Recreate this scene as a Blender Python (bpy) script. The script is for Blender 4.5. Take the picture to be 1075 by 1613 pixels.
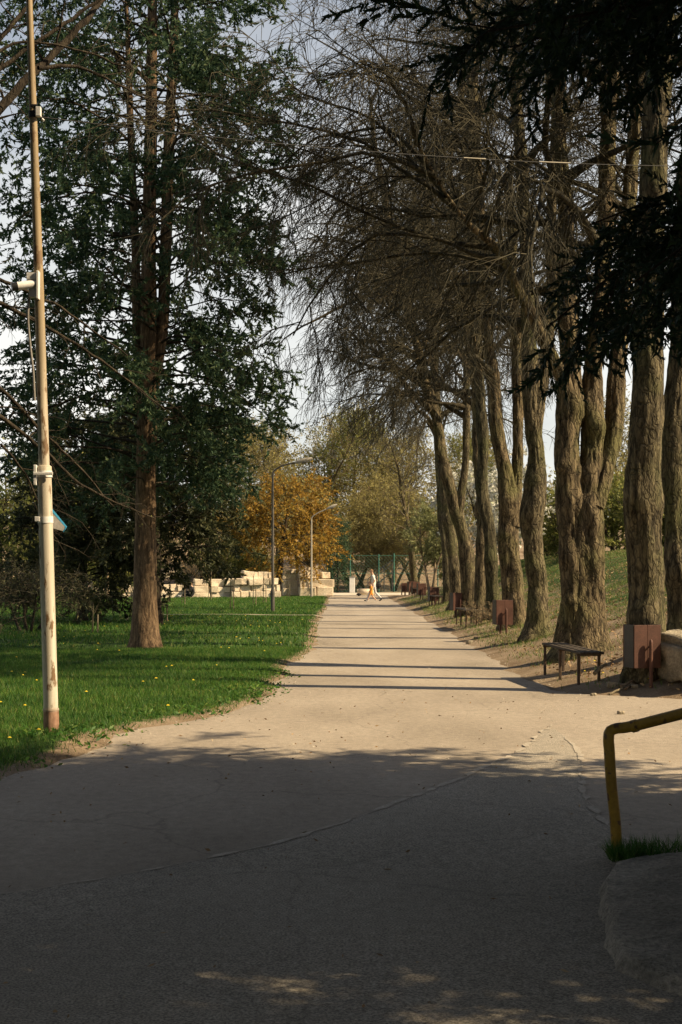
import bpy, bmesh, math
import numpy as np
from mathutils import Vector

# ------------------------------------------------------------------ camera, sky, sun, exposure
for o in list(bpy.data.objects):
    bpy.data.objects.remove(o)
scene = bpy.context.scene
C = scene.collection
CAMH, F, CX, HY = 1.75, 2240.0, 537.5, 898.0      # camera height, focal length in photo pixels, horizon row
cam = bpy.data.cameras.new('camera')
cam.sensor_fit = 'VERTICAL'; cam.sensor_height = 36; cam.sensor_width = 24; cam.lens = 50
cam.shift_y = 91.5 / 1613; cam.clip_end = 3000; cam.clip_start = 0.1
camo = bpy.data.objects.new('camera', cam); C.objects.link(camo)
camo.location = (0, 0, CAMH); camo.rotation_euler = (math.radians(90), 0, 0)
scene.camera = camo

SUN_EL, SUN_AZ = math.radians(40), math.radians(13)     # from the right, a little behind the camera
S = Vector((math.cos(SUN_EL) * math.cos(SUN_AZ), -math.cos(SUN_EL) * math.sin(SUN_AZ), math.sin(SUN_EL)))
sun = bpy.data.lights.new('sun', 'SUN'); sun.energy = 5.0; sun.angle = math.radians(0.5); sun.color = (1.0, 0.8, 0.52)
suno = bpy.data.objects.new('sun', sun); C.objects.link(suno)
suno.rotation_euler = S.to_track_quat('Z', 'Y').to_euler(); suno.location = S * 80

world = bpy.data.worlds.new('World'); scene.world = world; world.use_nodes = True
wn, wl = world.node_tree.nodes, world.node_tree.links
bg = wn['Background']
sky = wn.new('ShaderNodeTexSky'); sky.sky_type = 'NISHITA'; sky.sun_disc = False
sky.sun_elevation = SUN_EL; sky.sun_rotation = math.radians(90) + SUN_AZ
sky.air_density = 1.0; sky.dust_density = 1.4; sky.ozone_density = 2.0
tc = wn.new('ShaderNodeTexCoord')
mp = wn.new('ShaderNodeMapping'); mp.inputs['Scale'].default_value = (1, 1, 2.6)
cn = wn.new('ShaderNodeTexNoise'); cn.inputs['Scale'].default_value = 2.3; cn.inputs['Detail'].default_value = 6
sx = wn.new('ShaderNodeSeparateXYZ'); wl.new(tc.outputs['Generated'], sx.inputs[0])
hz = wn.new('ShaderNodeValToRGB')                        # thin white haze, thickest at the horizon
for p_, v_ in ((0.0, .95), (.16, .7), (.3, .34), (.45, .14), (1.0, .06)):
    e_ = hz.color_ramp.elements[0] if p_ == 0 else (hz.color_ramp.elements[-1] if p_ == 1 else hz.color_ramp.elements.new(p_)); e_.position = p_; e_.color = (v_, v_, v_, 1)
wl.new(sx.outputs['Z'], hz.inputs['Fac'])
cr = wn.new('ShaderNodeMapRange'); cr.inputs['From Min'].default_value = .35; cr.inputs['From Max'].default_value = .68; cr.inputs['To Min'].default_value = .55; cr.inputs['To Max'].default_value = 1.5
mx = wn.new('ShaderNodeMix'); mx.data_type = 'RGBA'; ad = wn.new('ShaderNodeMath'); ad.operation = 'MULTIPLY'; ad.use_clamp = True
mx.inputs['B'].default_value = (12.8, 12.5, 11.6, 1)
wl.new(tc.outputs['Generated'], mp.inputs['Vector']); wl.new(mp.outputs['Vector'], cn.inputs['Vector'])
wl.new(cn.outputs['Fac'], cr.inputs['Value']); wl.new(cr.outputs['Result'], ad.inputs[0]); wl.new(hz.outputs['Color'], ad.inputs[1]); wl.new(ad.outputs[0], mx.inputs['Factor'])
wl.new(sky.outputs['Color'], mx.inputs['A']); wl.new(mx.outputs['Result'], bg.inputs['Color'])
bg.inputs['Strength'].default_value = 0.05

vs = scene.view_settings
vs.view_transform = 'Standard'; vs.look = 'None'; vs.gamma = 1; vs.exposure = 0.95
vs.use_curve_mapping = False
scene.cycles.max_bounces = 3; scene.cycles.diffuse_bounces = 2; scene.cycles.transmission_bounces = 2
scene.cycles.use_adaptive_sampling = True; scene.cycles.adaptive_threshold = 0.02

# ------------------------------------------------------------------ helpers
def rngf(s): return np.random.default_rng(s)

def tag(o, label=None, cat=None, group=None, kind=None):
    if label: o['label'] = label
    if cat: o['category'] = cat
    if group: o['group'] = group
    if kind: o['kind'] = kind
    return o

def empty(name, loc, label=None, cat=None, group=None):
    o = bpy.data.objects.new(name, None); C.objects.link(o); o.location = loc
    o.empty_display_size = 0.2
    return tag(o, label, cat, group)

def link(name, me, m, parent=None, loc=None):
    o = bpy.data.objects.new(name, me); C.objects.link(o)
    if m is not None and len(me.materials) == 0: me.materials.append(m)
    if parent is not None: o.parent = parent
    if loc is not None: o.location = loc
    return o

def copy_thing(root, loc, rz=0.0, sc=1.0, label=None, group=None):
    r = root.copy(); C.objects.link(r)
    r.location = loc; r.rotation_euler = (0, 0, rz); r.scale = (sc, sc, sc) if not hasattr(sc, '__len__') else sc
    if label: r['label'] = label
    if group: r['group'] = group
    for ch in root.children:
        c = ch.copy(); C.objects.link(c); c.parent = r
        for g in ch.children:
            d = g.copy(); C.objects.link(d); d.parent = c
    return r

def at(px, py, Y): return np.array([(px - CX) / F * Y, Y, CAMH - (py - HY) / F * Y])

class MB:
    """collects vertices and faces and makes one mesh"""
    def __init__(s): s.v = []; s.f = []; s.n = 0
    def add(s, V, Fc):
        V = np.asarray(V, float).reshape(-1, 3); Fc = np.asarray(Fc, int)
        s.v.append(V); s.f.append(Fc + s.n); s.n += len(V)
    def mesh(s, name, smooth=False, off=(0, 0, 0)):
        me = bpy.data.meshes.new(name)
        if not s.v: return me
        V = np.concatenate(s.v) - np.asarray(off, float)
        me.vertices.add(len(V)); me.vertices.foreach_set('co', V.astype(np.float32).ravel())
        loops = np.concatenate([f.ravel() for f in s.f])
        tot = np.concatenate([np.full(len(f), f.shape[1], int) for f in s.f])
        me.loops.add(len(loops)); me.loops.foreach_set('vertex_index', loops.astype(np.int32))
        me.polygons.add(len(tot))
        st = np.concatenate([[0], np.cumsum(tot)[:-1]])
        me.polygons.foreach_set('loop_start', st.astype(np.int32))
        if smooth: me.polygons.foreach_set('use_smooth', np.ones(len(tot), bool))
        me.update(calc_edges=True); me.validate()
        return me

def nrm(a): return a / (np.linalg.norm(a, axis=-1, keepdims=True) + 1e-9)

def _hash(ix, iy, iz, seed):
    h = (ix * 73856093) ^ (iy * 19349663) ^ (iz * 83492791) ^ (seed * 2654435)
    h = (h ^ (h >> 13)) * 1274126177 & 0x7fffffff
    h = (h ^ (h >> 11)) * 668265263 & 0x7fffffff
    return ((h ^ (h >> 15)) & 0xffff) / 65535.0

def vnoise(p, seed=0):
    p = np.asarray(p, float); i = np.floor(p).astype(np.int64); f = p - i; f = f * f * (3 - 2 * f)
    r = 0
    for dx in (0, 1):
        for dy in (0, 1):
            for dz in (0, 1):
                w = (f[..., 0] if dx else 1 - f[..., 0]) * (f[..., 1] if dy else 1 - f[..., 1]) * (f[..., 2] if dz else 1 - f[..., 2])
                r = r + w * _hash(i[..., 0] + dx, i[..., 1] + dy, i[..., 2] + dz, seed)
    return r

def fbm2(x, y, s, seed=0, oct=3):
    r = 0; a = 1; t = 0
    for k in range(oct):
        r = r + a * vnoise(np.stack([x * s, y * s, np.zeros_like(x) + 0.5 + k], -1), seed + k); t += a; a *= .5; s *= 2.1
    return r / t

def sst(a, b, x):
    t = np.clip((x - a) / (b - a), 0, 1); return t * t * (3 - 2 * t)

def tube_batch(mb, P, R, sides, cap=False):
    P = np.asarray(P, float); R = np.asarray(R, float)
    if P.ndim == 2: P = P[None]; R = R[None]
    B, K, _ = P.shape
    T = nrm(np.gradient(P, axis=1))
    m = nrm(P[:, -1] - P[:, 0])
    ref = np.where(np.abs(m[:, 2:3]) < .75, np.array([[0, 0, 1.0]]), np.array([[1.0, 0.1, 0]]))[:, None]
    U = nrm(np.cross(T, ref)); W = np.cross(T, U)
    a = np.arange(sides) * 2 * math.pi / sides
    ring = P[:, :, None] + R[:, :, None, None] * (np.cos(a)[:, None] * U[:, :, None] + np.sin(a)[:, None] * W[:, :, None])
    base = (np.arange(B)[:, None, None] * K + np.arange(K - 1)[None, :, None]) * sides
    j = np.arange(sides)[None, None]; j2 = (j + 1) % sides
    q = np.stack([base + j, base + j2, base + sides + j2, base + sides + j], -1).reshape(-1, 4)
    mb.add(ring.reshape(-1, 3), q)
    if cap:
        for b in range(B):
            for k, rev in ((0, True), (K - 1, False)):
                idx = np.arange(sides); idx = idx if rev else idx[::-1]
                mb.add(ring[b, k], idx[None])
    return ring

def resample(pts, ds):
    pts = np.asarray(pts, float)
    d = np.concatenate([[0], np.cumsum(np.linalg.norm(np.diff(pts[:, :3], axis=0), axis=1))])
    n = max(3, int(d[-1] / ds) + 1); t = np.linspace(0, d[-1], n)
    m = np.gradient(pts, d, axis=0)
    k = np.clip(np.searchsorted(d, t, side='right') - 1, 0, len(d) - 2)
    h = (d[k + 1] - d[k])[:, None]; u = ((t - d[k])[:, None]) / h
    return ((2 * u**3 - 3 * u**2 + 1) * pts[k] + (u**3 - 2 * u**2 + u) * h * m[k] + (-2 * u**3 + 3 * u**2) * pts[k + 1] + (u**3 - u**2) * h * m[k + 1])

def bark_tube(mb, pts4, sides, ds, seed, amp=0.03, flare=0.0, fz=0.0, burls=(), freq=5.0, ang=None):
    """thick stem with furrowed bark; pts4 = x, y, z, radius"""
    q = resample(pts4, ds); P, R = q[:, :3], np.maximum(q[:, 3], .01)
    if flare: R = R * (1 + flare * np.exp(-np.maximum(P[:, 2] - fz, 0) / .28))
    T = nrm(np.gradient(P, axis=0))
    U = nrm(np.cross(T, np.array([0, 1.0, 0]))); W = np.cross(T, U)
    a = np.arange(sides) * 2 * math.pi / sides
    dirs = np.cos(a)[None, :, None] * U[:, None] + np.sin(a)[None, :, None] * W[:, None]
    s = P[:, 2][:, None] + 0 * a[None]
    ca, sa = np.cos(a)[None] + 0 * s, np.sin(a)[None] + 0 * s
    rr = R[:, None]
    n1 = vnoise(np.stack([ca * freq * rr * 3 + 9, sa * freq * rr * 3, s * 3.0], -1), seed)
    n2 = vnoise(np.stack([ca * freq * rr * 7, sa * freq * rr * 7 + 5, s * 7.5], -1), seed + 3)
    lump = vnoise(np.stack([ca * 1.6 + 4, sa * 1.6, s * 1.3], -1), seed + 7) - .5
    ridge = (1 - np.abs(2 * n1 - 1)) * .65 + (1 - np.abs(2 * n2 - 1)) * .35 - .5
    d = amp * ridge * np.minimum(1, rr / .12) + lump * rr * .22
    if flare:
        lobes = np.sin(a * 5 + seed)[None] * .5 + np.sin(a * 3 + seed * 2.1)[None] * .5
        d = d + lobes * rr * .3 * flare * np.exp(-np.maximum(s - fz, 0) / .35)
    V = P[:, None] + dirs * (rr + d)[..., None]
    for (bx, by, bz, br, bh) in burls:
        c = np.array([bx, by, bz]); dd = np.linalg.norm(V - c, axis=-1)
        V = V + dirs * (bh * np.exp(-(dd / br) ** 2))[..., None]
    K = len(P)
    base = np.arange(K - 1)[:, None] * sides; j = np.arange(sides)[None]; j2 = (j + 1) % sides
    f = np.stack([base + j, base + j2, base + sides + j2, base + sides + j], -1).reshape(-1, 4)
    mb.add(V.reshape(-1, 3), f[:, ::-1])
    return P, R

def leaves(mb, P, D, L, W, rng, tri=False):
    side = nrm(np.cross(D, rng.normal(size=P.shape)))
    L = np.broadcast_to(L, (len(P),))[:, None]; W = np.broadcast_to(W, (len(P),))[:, None]
    if tri:
        V = np.stack([P - side * W * .5, P + side * W * .5, P + D * L], 1)
        mb.add(V.reshape(-1, 3), np.arange(len(P) * 3).reshape(-1, 3))
    else:
        V = np.stack([P, P + D * L * .45 + side * W * .5, P + D * L, P + D * L * .45 - side * W * .5], 1)
        mb.add(V.reshape(-1, 3), np.arange(len(P) * 4).reshape(-1, 4))

def sample(P, R, rng, n, t0, t1):
    B, K, _ = P.shape
    t = (t0 + (t1 - t0) * (np.arange(n)[None] + rng.random((B, n))) / n)
    x = t * (K - 1); k = np.clip(x.astype(int), 0, K - 2); u = (x - k)[..., None]
    b = np.arange(B)[:, None]
    pos = P[b, k] * (1 - u) + P[b, k + 1] * u
    tan = nrm(P[b, k + 1] - P[b, k])
    r = R[b, k] * (1 - u[..., 0]) + R[b, k + 1] * u[..., 0]
    return pos.reshape(-1, 3), tan.reshape(-1, 3), r.reshape(-1), t.reshape(-1)

def grow(pos, d, L, K, r0, r1, rng, bend=(0, 0, 0), jit=.15):
    N = len(pos); P = np.zeros((N, K, 3)); P[:, 0] = pos; d = nrm(d)
    step = (np.broadcast_to(L, (N,)) / (K - 1))[:, None]; bend = np.asarray(bend, float)
    for k in range(1, K):
        d = nrm(d + bend / (K - 1) + rng.normal(size=(N, 3)) * jit)
        P[:, k] = P[:, k - 1] + d * step
    u = np.linspace(0, 1, K)[None]
    R = np.broadcast_to(r0, (N,))[:, None] * (1 - u) + np.broadcast_to(r1, (N,))[:, None] * u
    return P, R

def spawn(P, R, rng, n, t0, t1, L, ang, K, bend, jit, rs=.55, rmin=.003, rtip=.0025, taper=.5, flat=0.0):
    pos, tan, r, t = sample(P, R, rng, n, t0, t1)
    perp = rng.normal(size=tan.shape); perp[:, 2] *= (1 - flat); perp = nrm(np.cross(tan, np.cross(perp, tan)))
    a = np.radians(ang[0] + (ang[1] - ang[0]) * rng.random(len(pos)))[:, None]
    d = tan * np.cos(a) + perp * np.sin(a)
    LL = (L[0] + (L[1] - L[0]) * rng.random(len(pos))) * (1 - taper * t)
    return grow(pos, d, LL, K, np.maximum(r * rs, rmin), rtip, rng, bend, jit)

def box_mesh(name, sx, sy, sz, bev=0.0, jit=0.0, seed=0, z0=True, segs=1):
    bm = bmesh.new(); bmesh.ops.create_cube(bm, size=1)
    rg = rngf(seed)
    for v in bm.verts:
        v.co = Vector((v.co.x * sx, v.co.y * sy, (v.co.z + (.5 if z0 else 0)) * sz))
        if jit: v.co += Vector(rg.normal(size=3) * jit)
    if bev: bmesh.ops.bevel(bm, geom=bm.edges[:], offset=bev, segments=segs, affect='EDGES', profile=.6)
    me = bpy.data.meshes.new(name); bm.to_mesh(me); bm.free(); return me

def cyl(mb, p0, p1, r0, r1=None, sides=16):
    r1 = r0 if r1 is None else r1
    p0, p1 = np.asarray(p0, float), np.asarray(p1, float)
    tube_batch(mb, np.stack([p0, p1]), np.array([r0, r1]), sides, cap=True)

# ------------------------------------------------------------------ materials
def newmat(name):
    m = bpy.data.materials.new(name); m.use_nodes = True
    nt = m.node_tree; return m, nt.nodes, nt.links, nt.nodes['Principled BSDF']

def ramp(nodes, stops):
    r = nodes.new('ShaderNodeValToRGB'); e = r.color_ramp.elements
    while len(e) < len(stops): e.new(.5)
    for k, (p, c) in enumerate(stops):
        e[k].position = p; e[k].color = (*c, 1)
    return r

def noise(nodes, links, scale, detail=4, stretch=(1, 1, 1), coord='Position', rough=.55):
    if coord == 'Position': g = nodes.new('ShaderNodeNewGeometry'); out = g.outputs['Position']
    else: g = nodes.new('ShaderNodeTexCoord'); out = g.outputs[coord]
    mpn = nodes.new('ShaderNodeMapping'); mpn.inputs['Scale'].default_value = stretch
    n = nodes.new('ShaderNodeTexNoise'); n.inputs['Scale'].default_value = scale; n.inputs['Detail'].default_value = detail
    n.inputs['Roughness'].default_value = rough
    links.new(out, mpn.inputs['Vector']); links.new(mpn.outputs['Vector'], n.inputs['Vector'])
    return n

def mixc(nodes, links, a, b, fac, mode='MIX'):
    m = nodes.new('ShaderNodeMix'); m.data_type = 'RGBA'; m.blend_type = mode
    for key, val in (('A', a), ('B', b), ('Factor', fac)):
        if isinstance(val, (int, float)): m.inputs[key].default_value = val
        elif isinstance(val, tuple): m.inputs[key].default_value = (*val, 1)
        else: links.new(val, m.inputs[key])
    return m.outputs['Result']

def surf(name, stops, scale=4, fine=40, fineamt=.35, stretch=(1, 1, 1), rough=.85, bump=.3, bdist=.01, metal=0, coord='Position', extra=None):
    """noise-mottled surface with fine grain and bump"""
    m, n, l, b = newmat(name)
    a = noise(n, l, scale, 4, stretch, coord); r = ramp(n, stops); l.new(a.outputs['Fac'], r.inputs['Fac'])
    f = noise(n, l, fine, 3, stretch, coord, .65)
    fr = ramp(n, [(.3, (1 - fineamt,) * 3), (.7, (1 + fineamt * .4,) * 3)]); l.new(f.outputs['Fac'], fr.inputs['Fac'])
    col = mixc(n, l, r.outputs['Color'], fr.outputs['Color'], 1.0, 'MULTIPLY')
    if extra: col = extra(n, l, col)
    l.new(col, b.inputs['Base Color'])
    b.inputs['Roughness'].default_value = rough; b.inputs['Metallic'].default_value = metal
    b.inputs['Specular IOR Level'].default_value = .25
    bp = n.new('ShaderNodeBump'); bp.inputs['Strength'].default_value = bump; bp.inputs['Distance'].default_value = bdist
    l.new(f.outputs['Fac'], bp.inputs['Height']); l.new(bp.outputs['Normal'], b.inputs['Normal'])
    return m

def leafmat(name, stops, trans=.35, rough=.6, big_=((.72, .72, .72), (1.2, 1.2, 1.2))):
    m, n, l, b = newmat(name)
    g = n.new('ShaderNodeNewGeometry'); r = ramp(n, stops); l.new(g.outputs['Random Per Island'], r.inputs['Fac'])
    big = noise(n, l, .9, 3); br = ramp(n, [(.3, big_[0]), (.7, big_[1])]); l.new(big.outputs['Fac'], br.inputs['Fac'])
    col = mixc(n, l, r.outputs['Color'], br.outputs['Color'], 1.0, 'MULTIPLY')
    l.new(col, b.inputs['Base Color']); b.inputs['Roughness'].default_value = rough
    b.inputs['Specular IOR Level'].default_value = .2
    t = n.new('ShaderNodeBsdfTranslucent'); l.new(col, t.inputs['Color'])
    ms = n.new('ShaderNodeMixShader'); ms.inputs[0].default_value = trans
    l.new(b.outputs[0], ms.inputs[1]); l.new(t.outputs[0], ms.inputs[2])
    l.new(ms.outputs[0], n['Material Output'].inputs['Surface'])
    return m

def barkmat(name, dark, mid, light, moss=None, scale=5.0, plates=0.0):
    m, n, l, b = newmat(name)
    a = noise(n, l, scale, 5, (3.2, 3.2, .55)); r = ramp(n, [(.32, dark), (.5, mid), (.72, light)]); l.new(a.outputs['Fac'], r.inputs['Fac'])
    col = r.outputs['Color']
    if moss:
        k = noise(n, l, 1.3, 5); kr = ramp(n, [(.48, (0, 0, 0)), (.68, (.75, .75, .75))]); l.new(k.outputs['Fac'], kr.inputs['Fac'])
        col = mixc(n, l, col, moss, kr.outputs['Color'])
    vd = None
    if plates:
        g = n.new('ShaderNodeNewGeometry'); wn_ = noise(n, l, 3.5, 3); av = n.new('ShaderNodeMix'); av.data_type = 'VECTOR'; av.inputs['Factor'].default_value = .22
        l.new(g.outputs['Position'], av.inputs['A']); l.new(wn_.outputs['Color'], av.inputs['B'])
        mv = n.new('ShaderNodeMapping'); mv.inputs['Scale'].default_value = (1, 1, .19); l.new(av.outputs['Result'], mv.inputs['Vector'])
        vo = n.new('ShaderNodeTexVoronoi'); vo.feature = 'DISTANCE_TO_EDGE'; vo.inputs['Scale'].default_value = plates; l.new(mv.outputs['Vector'], vo.inputs['Vector'])
        vd = ramp(n, [(0, (.4,) * 3), (.13, (1.0,) * 3)]); l.new(vo.outputs['Distance'], vd.inputs['Fac']); col = mixc(n, l, col, vd.outputs['Color'], 1.0, 'MULTIPLY')
    oi = n.new('ShaderNodeObjectInfo'); orr = ramp(n, [(0, (.72, .76, .7)), (.5, (1, 1, .95)), (1, (1.2, 1.08, .98))]); l.new(oi.outputs['Random'], orr.inputs['Fac']); col = mixc(n, l, col, orr.outputs['Color'], 1.0, 'MULTIPLY')
    f = noise(n, l, 30, 3, (2, 2, .6)); fr = ramp(n, [(.3, (.6,) * 3), (.7, (1.15,) * 3)]); l.new(f.outputs['Fac'], fr.inputs['Fac'])
    col = mixc(n, l, col, fr.outputs['Color'], 1.0, 'MULTIPLY')
    l.new(col, b.inputs['Base Color']); b.inputs['Roughness'].default_value = .9; b.inputs['Specular IOR Level'].default_value = .15
    bp = n.new('ShaderNodeBump'); bp.inputs['Strength'].default_value = .7; bp.inputs['Distance'].default_value = .03
    v = n.new('ShaderNodeMath'); v.operation = 'ADD'; l.new(a.outputs['Fac'], v.inputs[0]); l.new(f.outputs['Fac'], v.inputs[1])
    hh = v.outputs[0]
    if vd:
        v2 = n.new('ShaderNodeMath'); v2.operation = 'ADD'; l.new(hh, v2.inputs[0]); l.new(vd.outputs['Color'], v2.inputs[1]); hh = v2.outputs[0]
    l.new(hh, bp.inputs['Height']); l.new(bp.outputs['Normal'], b.inputs['Normal'])
    return m

M = {}
M['bark'] = barkmat('linden_bark', (.03, .024, .016), (.12, .097, .06), (.25, .203, .125), (.11, .112, .045), plates=15.0)
M['twig'] = surf('twig_bark', [(.3, (.045, .04, .025)), (.7, (.095, .082, .048))], 2, 20, .3, bump=0)
M['paletwig'] = surf('pale_twig_bark', [(.3, (.1, .08, .05)), (.7, (.19, .155, .095))], 2, 20, .3, bump=0)
M['limb'] = barkmat('shade_toned_limb_bark', (.018, .016, .011), (.055, .047, .03), (.1, .085, .052))  # darker than the trunk bark: the limbs' shade is put into the colour
M['redbark'] = barkmat('reddish_bark', (.05, .034, .022), (.14, .095, .06), (.25, .175, .11), None, 6)
M['darkbark'] = barkmat('dark_bark', (.018, .014, .011), (.042, .033, .024), (.075, .06, .042))
M['paleb'] = barkmat('pale_bark', (.12, .09, .06), (.24, .19, .13), (.36, .29, .2))
M['thuja'] = leafmat('blue_green_scale_leaves', [(0, (.03, .062, .036)), (.6, (.062, .11, .058)), (1, (.13, .17, .07))], .35)
M['fir'] = leafmat('dark_needles', [(0, (.012, .028, .017)), (.6, (.022, .048, .026)), (1, (.045, .075, .032))], .2)
M['yew'] = leafmat('dull_dark_leaves', [(0, (.035, .042, .02)), (.55, (.065, .075, .034)), (1, (.12, .115, .045))], .25)
M['spring'] = leafmat('spring_leaves', [(0, (.1, .12, .03)), (.6, (.19, .2, .05)), (1, (.28, .26, .08))], .45)
M['olive'] = leafmat('budding_leaves', [(0, (.2, .17, .06)), (.6, (.33, .28, .1)), (1, (.42, .38, .14))], .5)
M['gold'] = leafmat('golden_catkins', [(0, (.2, .115, .02)), (.5, (.36, .2, .03)), (1, (.37, .27, .05))], .4)
M['willow'] = leafmat('pale_willow_leaves', [(0, (.17, .19, .07)), (.6, (.26, .27, .11)), (1, (.36, .36, .18))], .45)
M['green'] = leafmat('bush_leaves', [(0, (.06, .1, .02)), (.6, (.11, .17, .03)), (1, (.2, .24, .05))], .4)
M['white'] = leafmat('white_blossom', [(0, (.5, .48, .4)), (.7, (.72, .7, .62)), (1, (.4, .42, .22))], .3)
M['grass'] = leafmat('grass_blades', [(0, (.03, .085, .016)), (.5, (.06, .15, .024)), (.88, (.12, .2, .034)), (1, (.24, .22, .08))], .4, .5, ((.6, .72, .7), (1.3, 1.2, 1.05)))
M['drygrass'] = leafmat('dry_bank_grass', [(0, (.06, .12, .024)), (.55, (.12, .18, .04)), (.85, (.22, .22, .07)), (1, (.32, .28, .12))], .35, .6)
M['dandelion'] = leafmat('dandelion_yellow', [(0, (.7, .5, .03)), (1, (.8, .62, .06))], .2)
M['litter'] = leafmat('dead_leaves', [(0, (.15, .09, .045)), (.6, (.27, .175, .09)), (1, (.38, .28, .16))], .15, .8)
M['stone'] = surf('cut_limestone', [(.3, (.52, .42, .3)), (.55, (.7, .58, .43)), (.75, (.78, .68, .53))], 1.4, 14, .3, bump=.5, bdist=.03)
M['blockstone'] = surf('weathered_block', [(.3, (.2, .17, .12)), (.55, (.32, .27, .19)), (.75, (.42, .36, .26))], 3, 30, .45, bump=.8, bdist=.03)
M['benchwood'] = surf('dark_stained_wood', [(.3, (.035, .028, .02)), (.7, (.085, .065, .045))], 5, 40, .4, (6, .6, 6), bump=.3)
M['rustmetal'] = surf('brown_painted_steel', [(.3, (.06, .04, .028)), (.55, (.11, .075, .05)), (.75, (.17, .115, .07))], 6, 50, .4, rough=.6)
M['binred'] = surf('maroon_painted_board', [(.3, (.07, .033, .022)), (.6, (.11, .05, .033)), (.8, (.145, .07, .046))], 4, 60, .3, rough=.6, bump=.15)
M['binsteel'] = surf('bin_dark_steel', [(.3, (.03, .027, .022)), (.7, (.06, .05, .04))], 4, 60, .3, rough=.5)
M['lamp'] = surf('lamp_post_steel', [(.3, (.06, .055, .045)), (.7, (.1, .09, .075))], 3, 30, .25, rough=.6, bump=.1)
M['lamppale'] = surf('lamp_post_concrete', [(.3, (.3, .27, .21)), (.7, (.4, .36, .29))], 2, 30, .2, bump=.1)
M['whiteplastic'] = surf('white_plastic', [(.3, (.62, .6, .55)), (.7, (.76, .74, .7))], 5, 40, .12, rough=.45, bump=.05)
M['blackplastic'] = surf('black_plastic', [(.3, (.012, .012, .012)), (.7, (.025, .025, .025))], 5, 40, .1, rough=.4, bump=.05)
M['greyplastic'] = surf('grey_conduit', [(.3, (.16, .15, .13)), (.7, (.24, .22, .2))], 5, 40, .2, rough=.5, bump=.05)
M['blue'] = surf('blue_sign_edge', [(.3, (.03, .2, .36)), (.7, (.05, .28, .45))], 5, 40, .15, rough=.5, bump=.05)
M['cable'] = surf('black_cable', [(.3, (.015, .015, .015)), (.7, (.03, .03, .03))], 5, 40, .1, rough=.6, bump=0)
M['fencegreen'] = surf('green_fence_paint', [(.3, (.04, .13, .1)), (.7, (.07, .2, .15))], 3, 40, .2, rough=.55, bump=.05)
M['concrete'] = surf('rough_concrete', [(.3, (.15, .135, .105)), (.55, (.27, .242, .195)), (.75, (.37, .335, .27))], 2.2, 34, .5, bump=.9, bdist=.03)
M['ochre'] = surf('yellow_plaster', [(.3, (.5, .36, .14)), (.7, (.62, .46, .2))], .6, 12, .15, bump=.1)
M['roof'] = surf('red_roof_tiles', [(.3, (.13, .06, .04)), (.7, (.19, .09, .06))], 2, 20, .3, (1, 1, 4), bump=.4)
M['pane'] = surf('window_glass', [(.3, (.02, .025, .03)), (.7, (.05, .055, .06))], 2, 9, .2, rough=.08, bump=0)
M['skin'] = surf('skin', [(.3, (.5, .31, .21)), (.7, (.56, .36, .25))], 9, 60, .08, rough=.55, bump=.03)
M['shirt'] = surf('cream_shirt', [(.3, (.62, .58, .5)), (.7, (.74, .7, .62))], 9, 50, .15, bump=.1)
M['jeans'] = surf('pale_trousers', [(.3, (.46, .47, .48)), (.7, (.6, .61, .6))], 9, 50, .15, bump=.1)
M['shoe'] = surf('black_shoe', [(.3, (.012, .012, .012)), (.7, (.03, .03, .03))], 9, 50, .15, bump=.1)
M['orange'] = surf('orange_cloth', [(.3, (.66, .25, .035)), (.7, (.78, .34, .06))], 9, 50, .15, bump=.1)
M['hair'] = surf('brown_hair', [(.3, (.16, .09, .045)), (.7, (.26, .16, .085))], 20, 90, .3, bump=.2)
M['darkhair'] = surf('dark_hair', [(.3, (.05, .03, .02)), (.7, (.1, .06, .04))], 20, 90, .3, bump=.2)
M['darkcloth'] = surf('black_cloth', [(.3, (.014, .014, .016)), (.7, (.03, .03, .034))], 9, 50, .15, bump=.1)
M['whiteshoe'] = surf('white_shoe', [(.3, (.6, .58, .54)), (.7, (.72, .7, .66))], 9, 50, .1, bump=.05)

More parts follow.
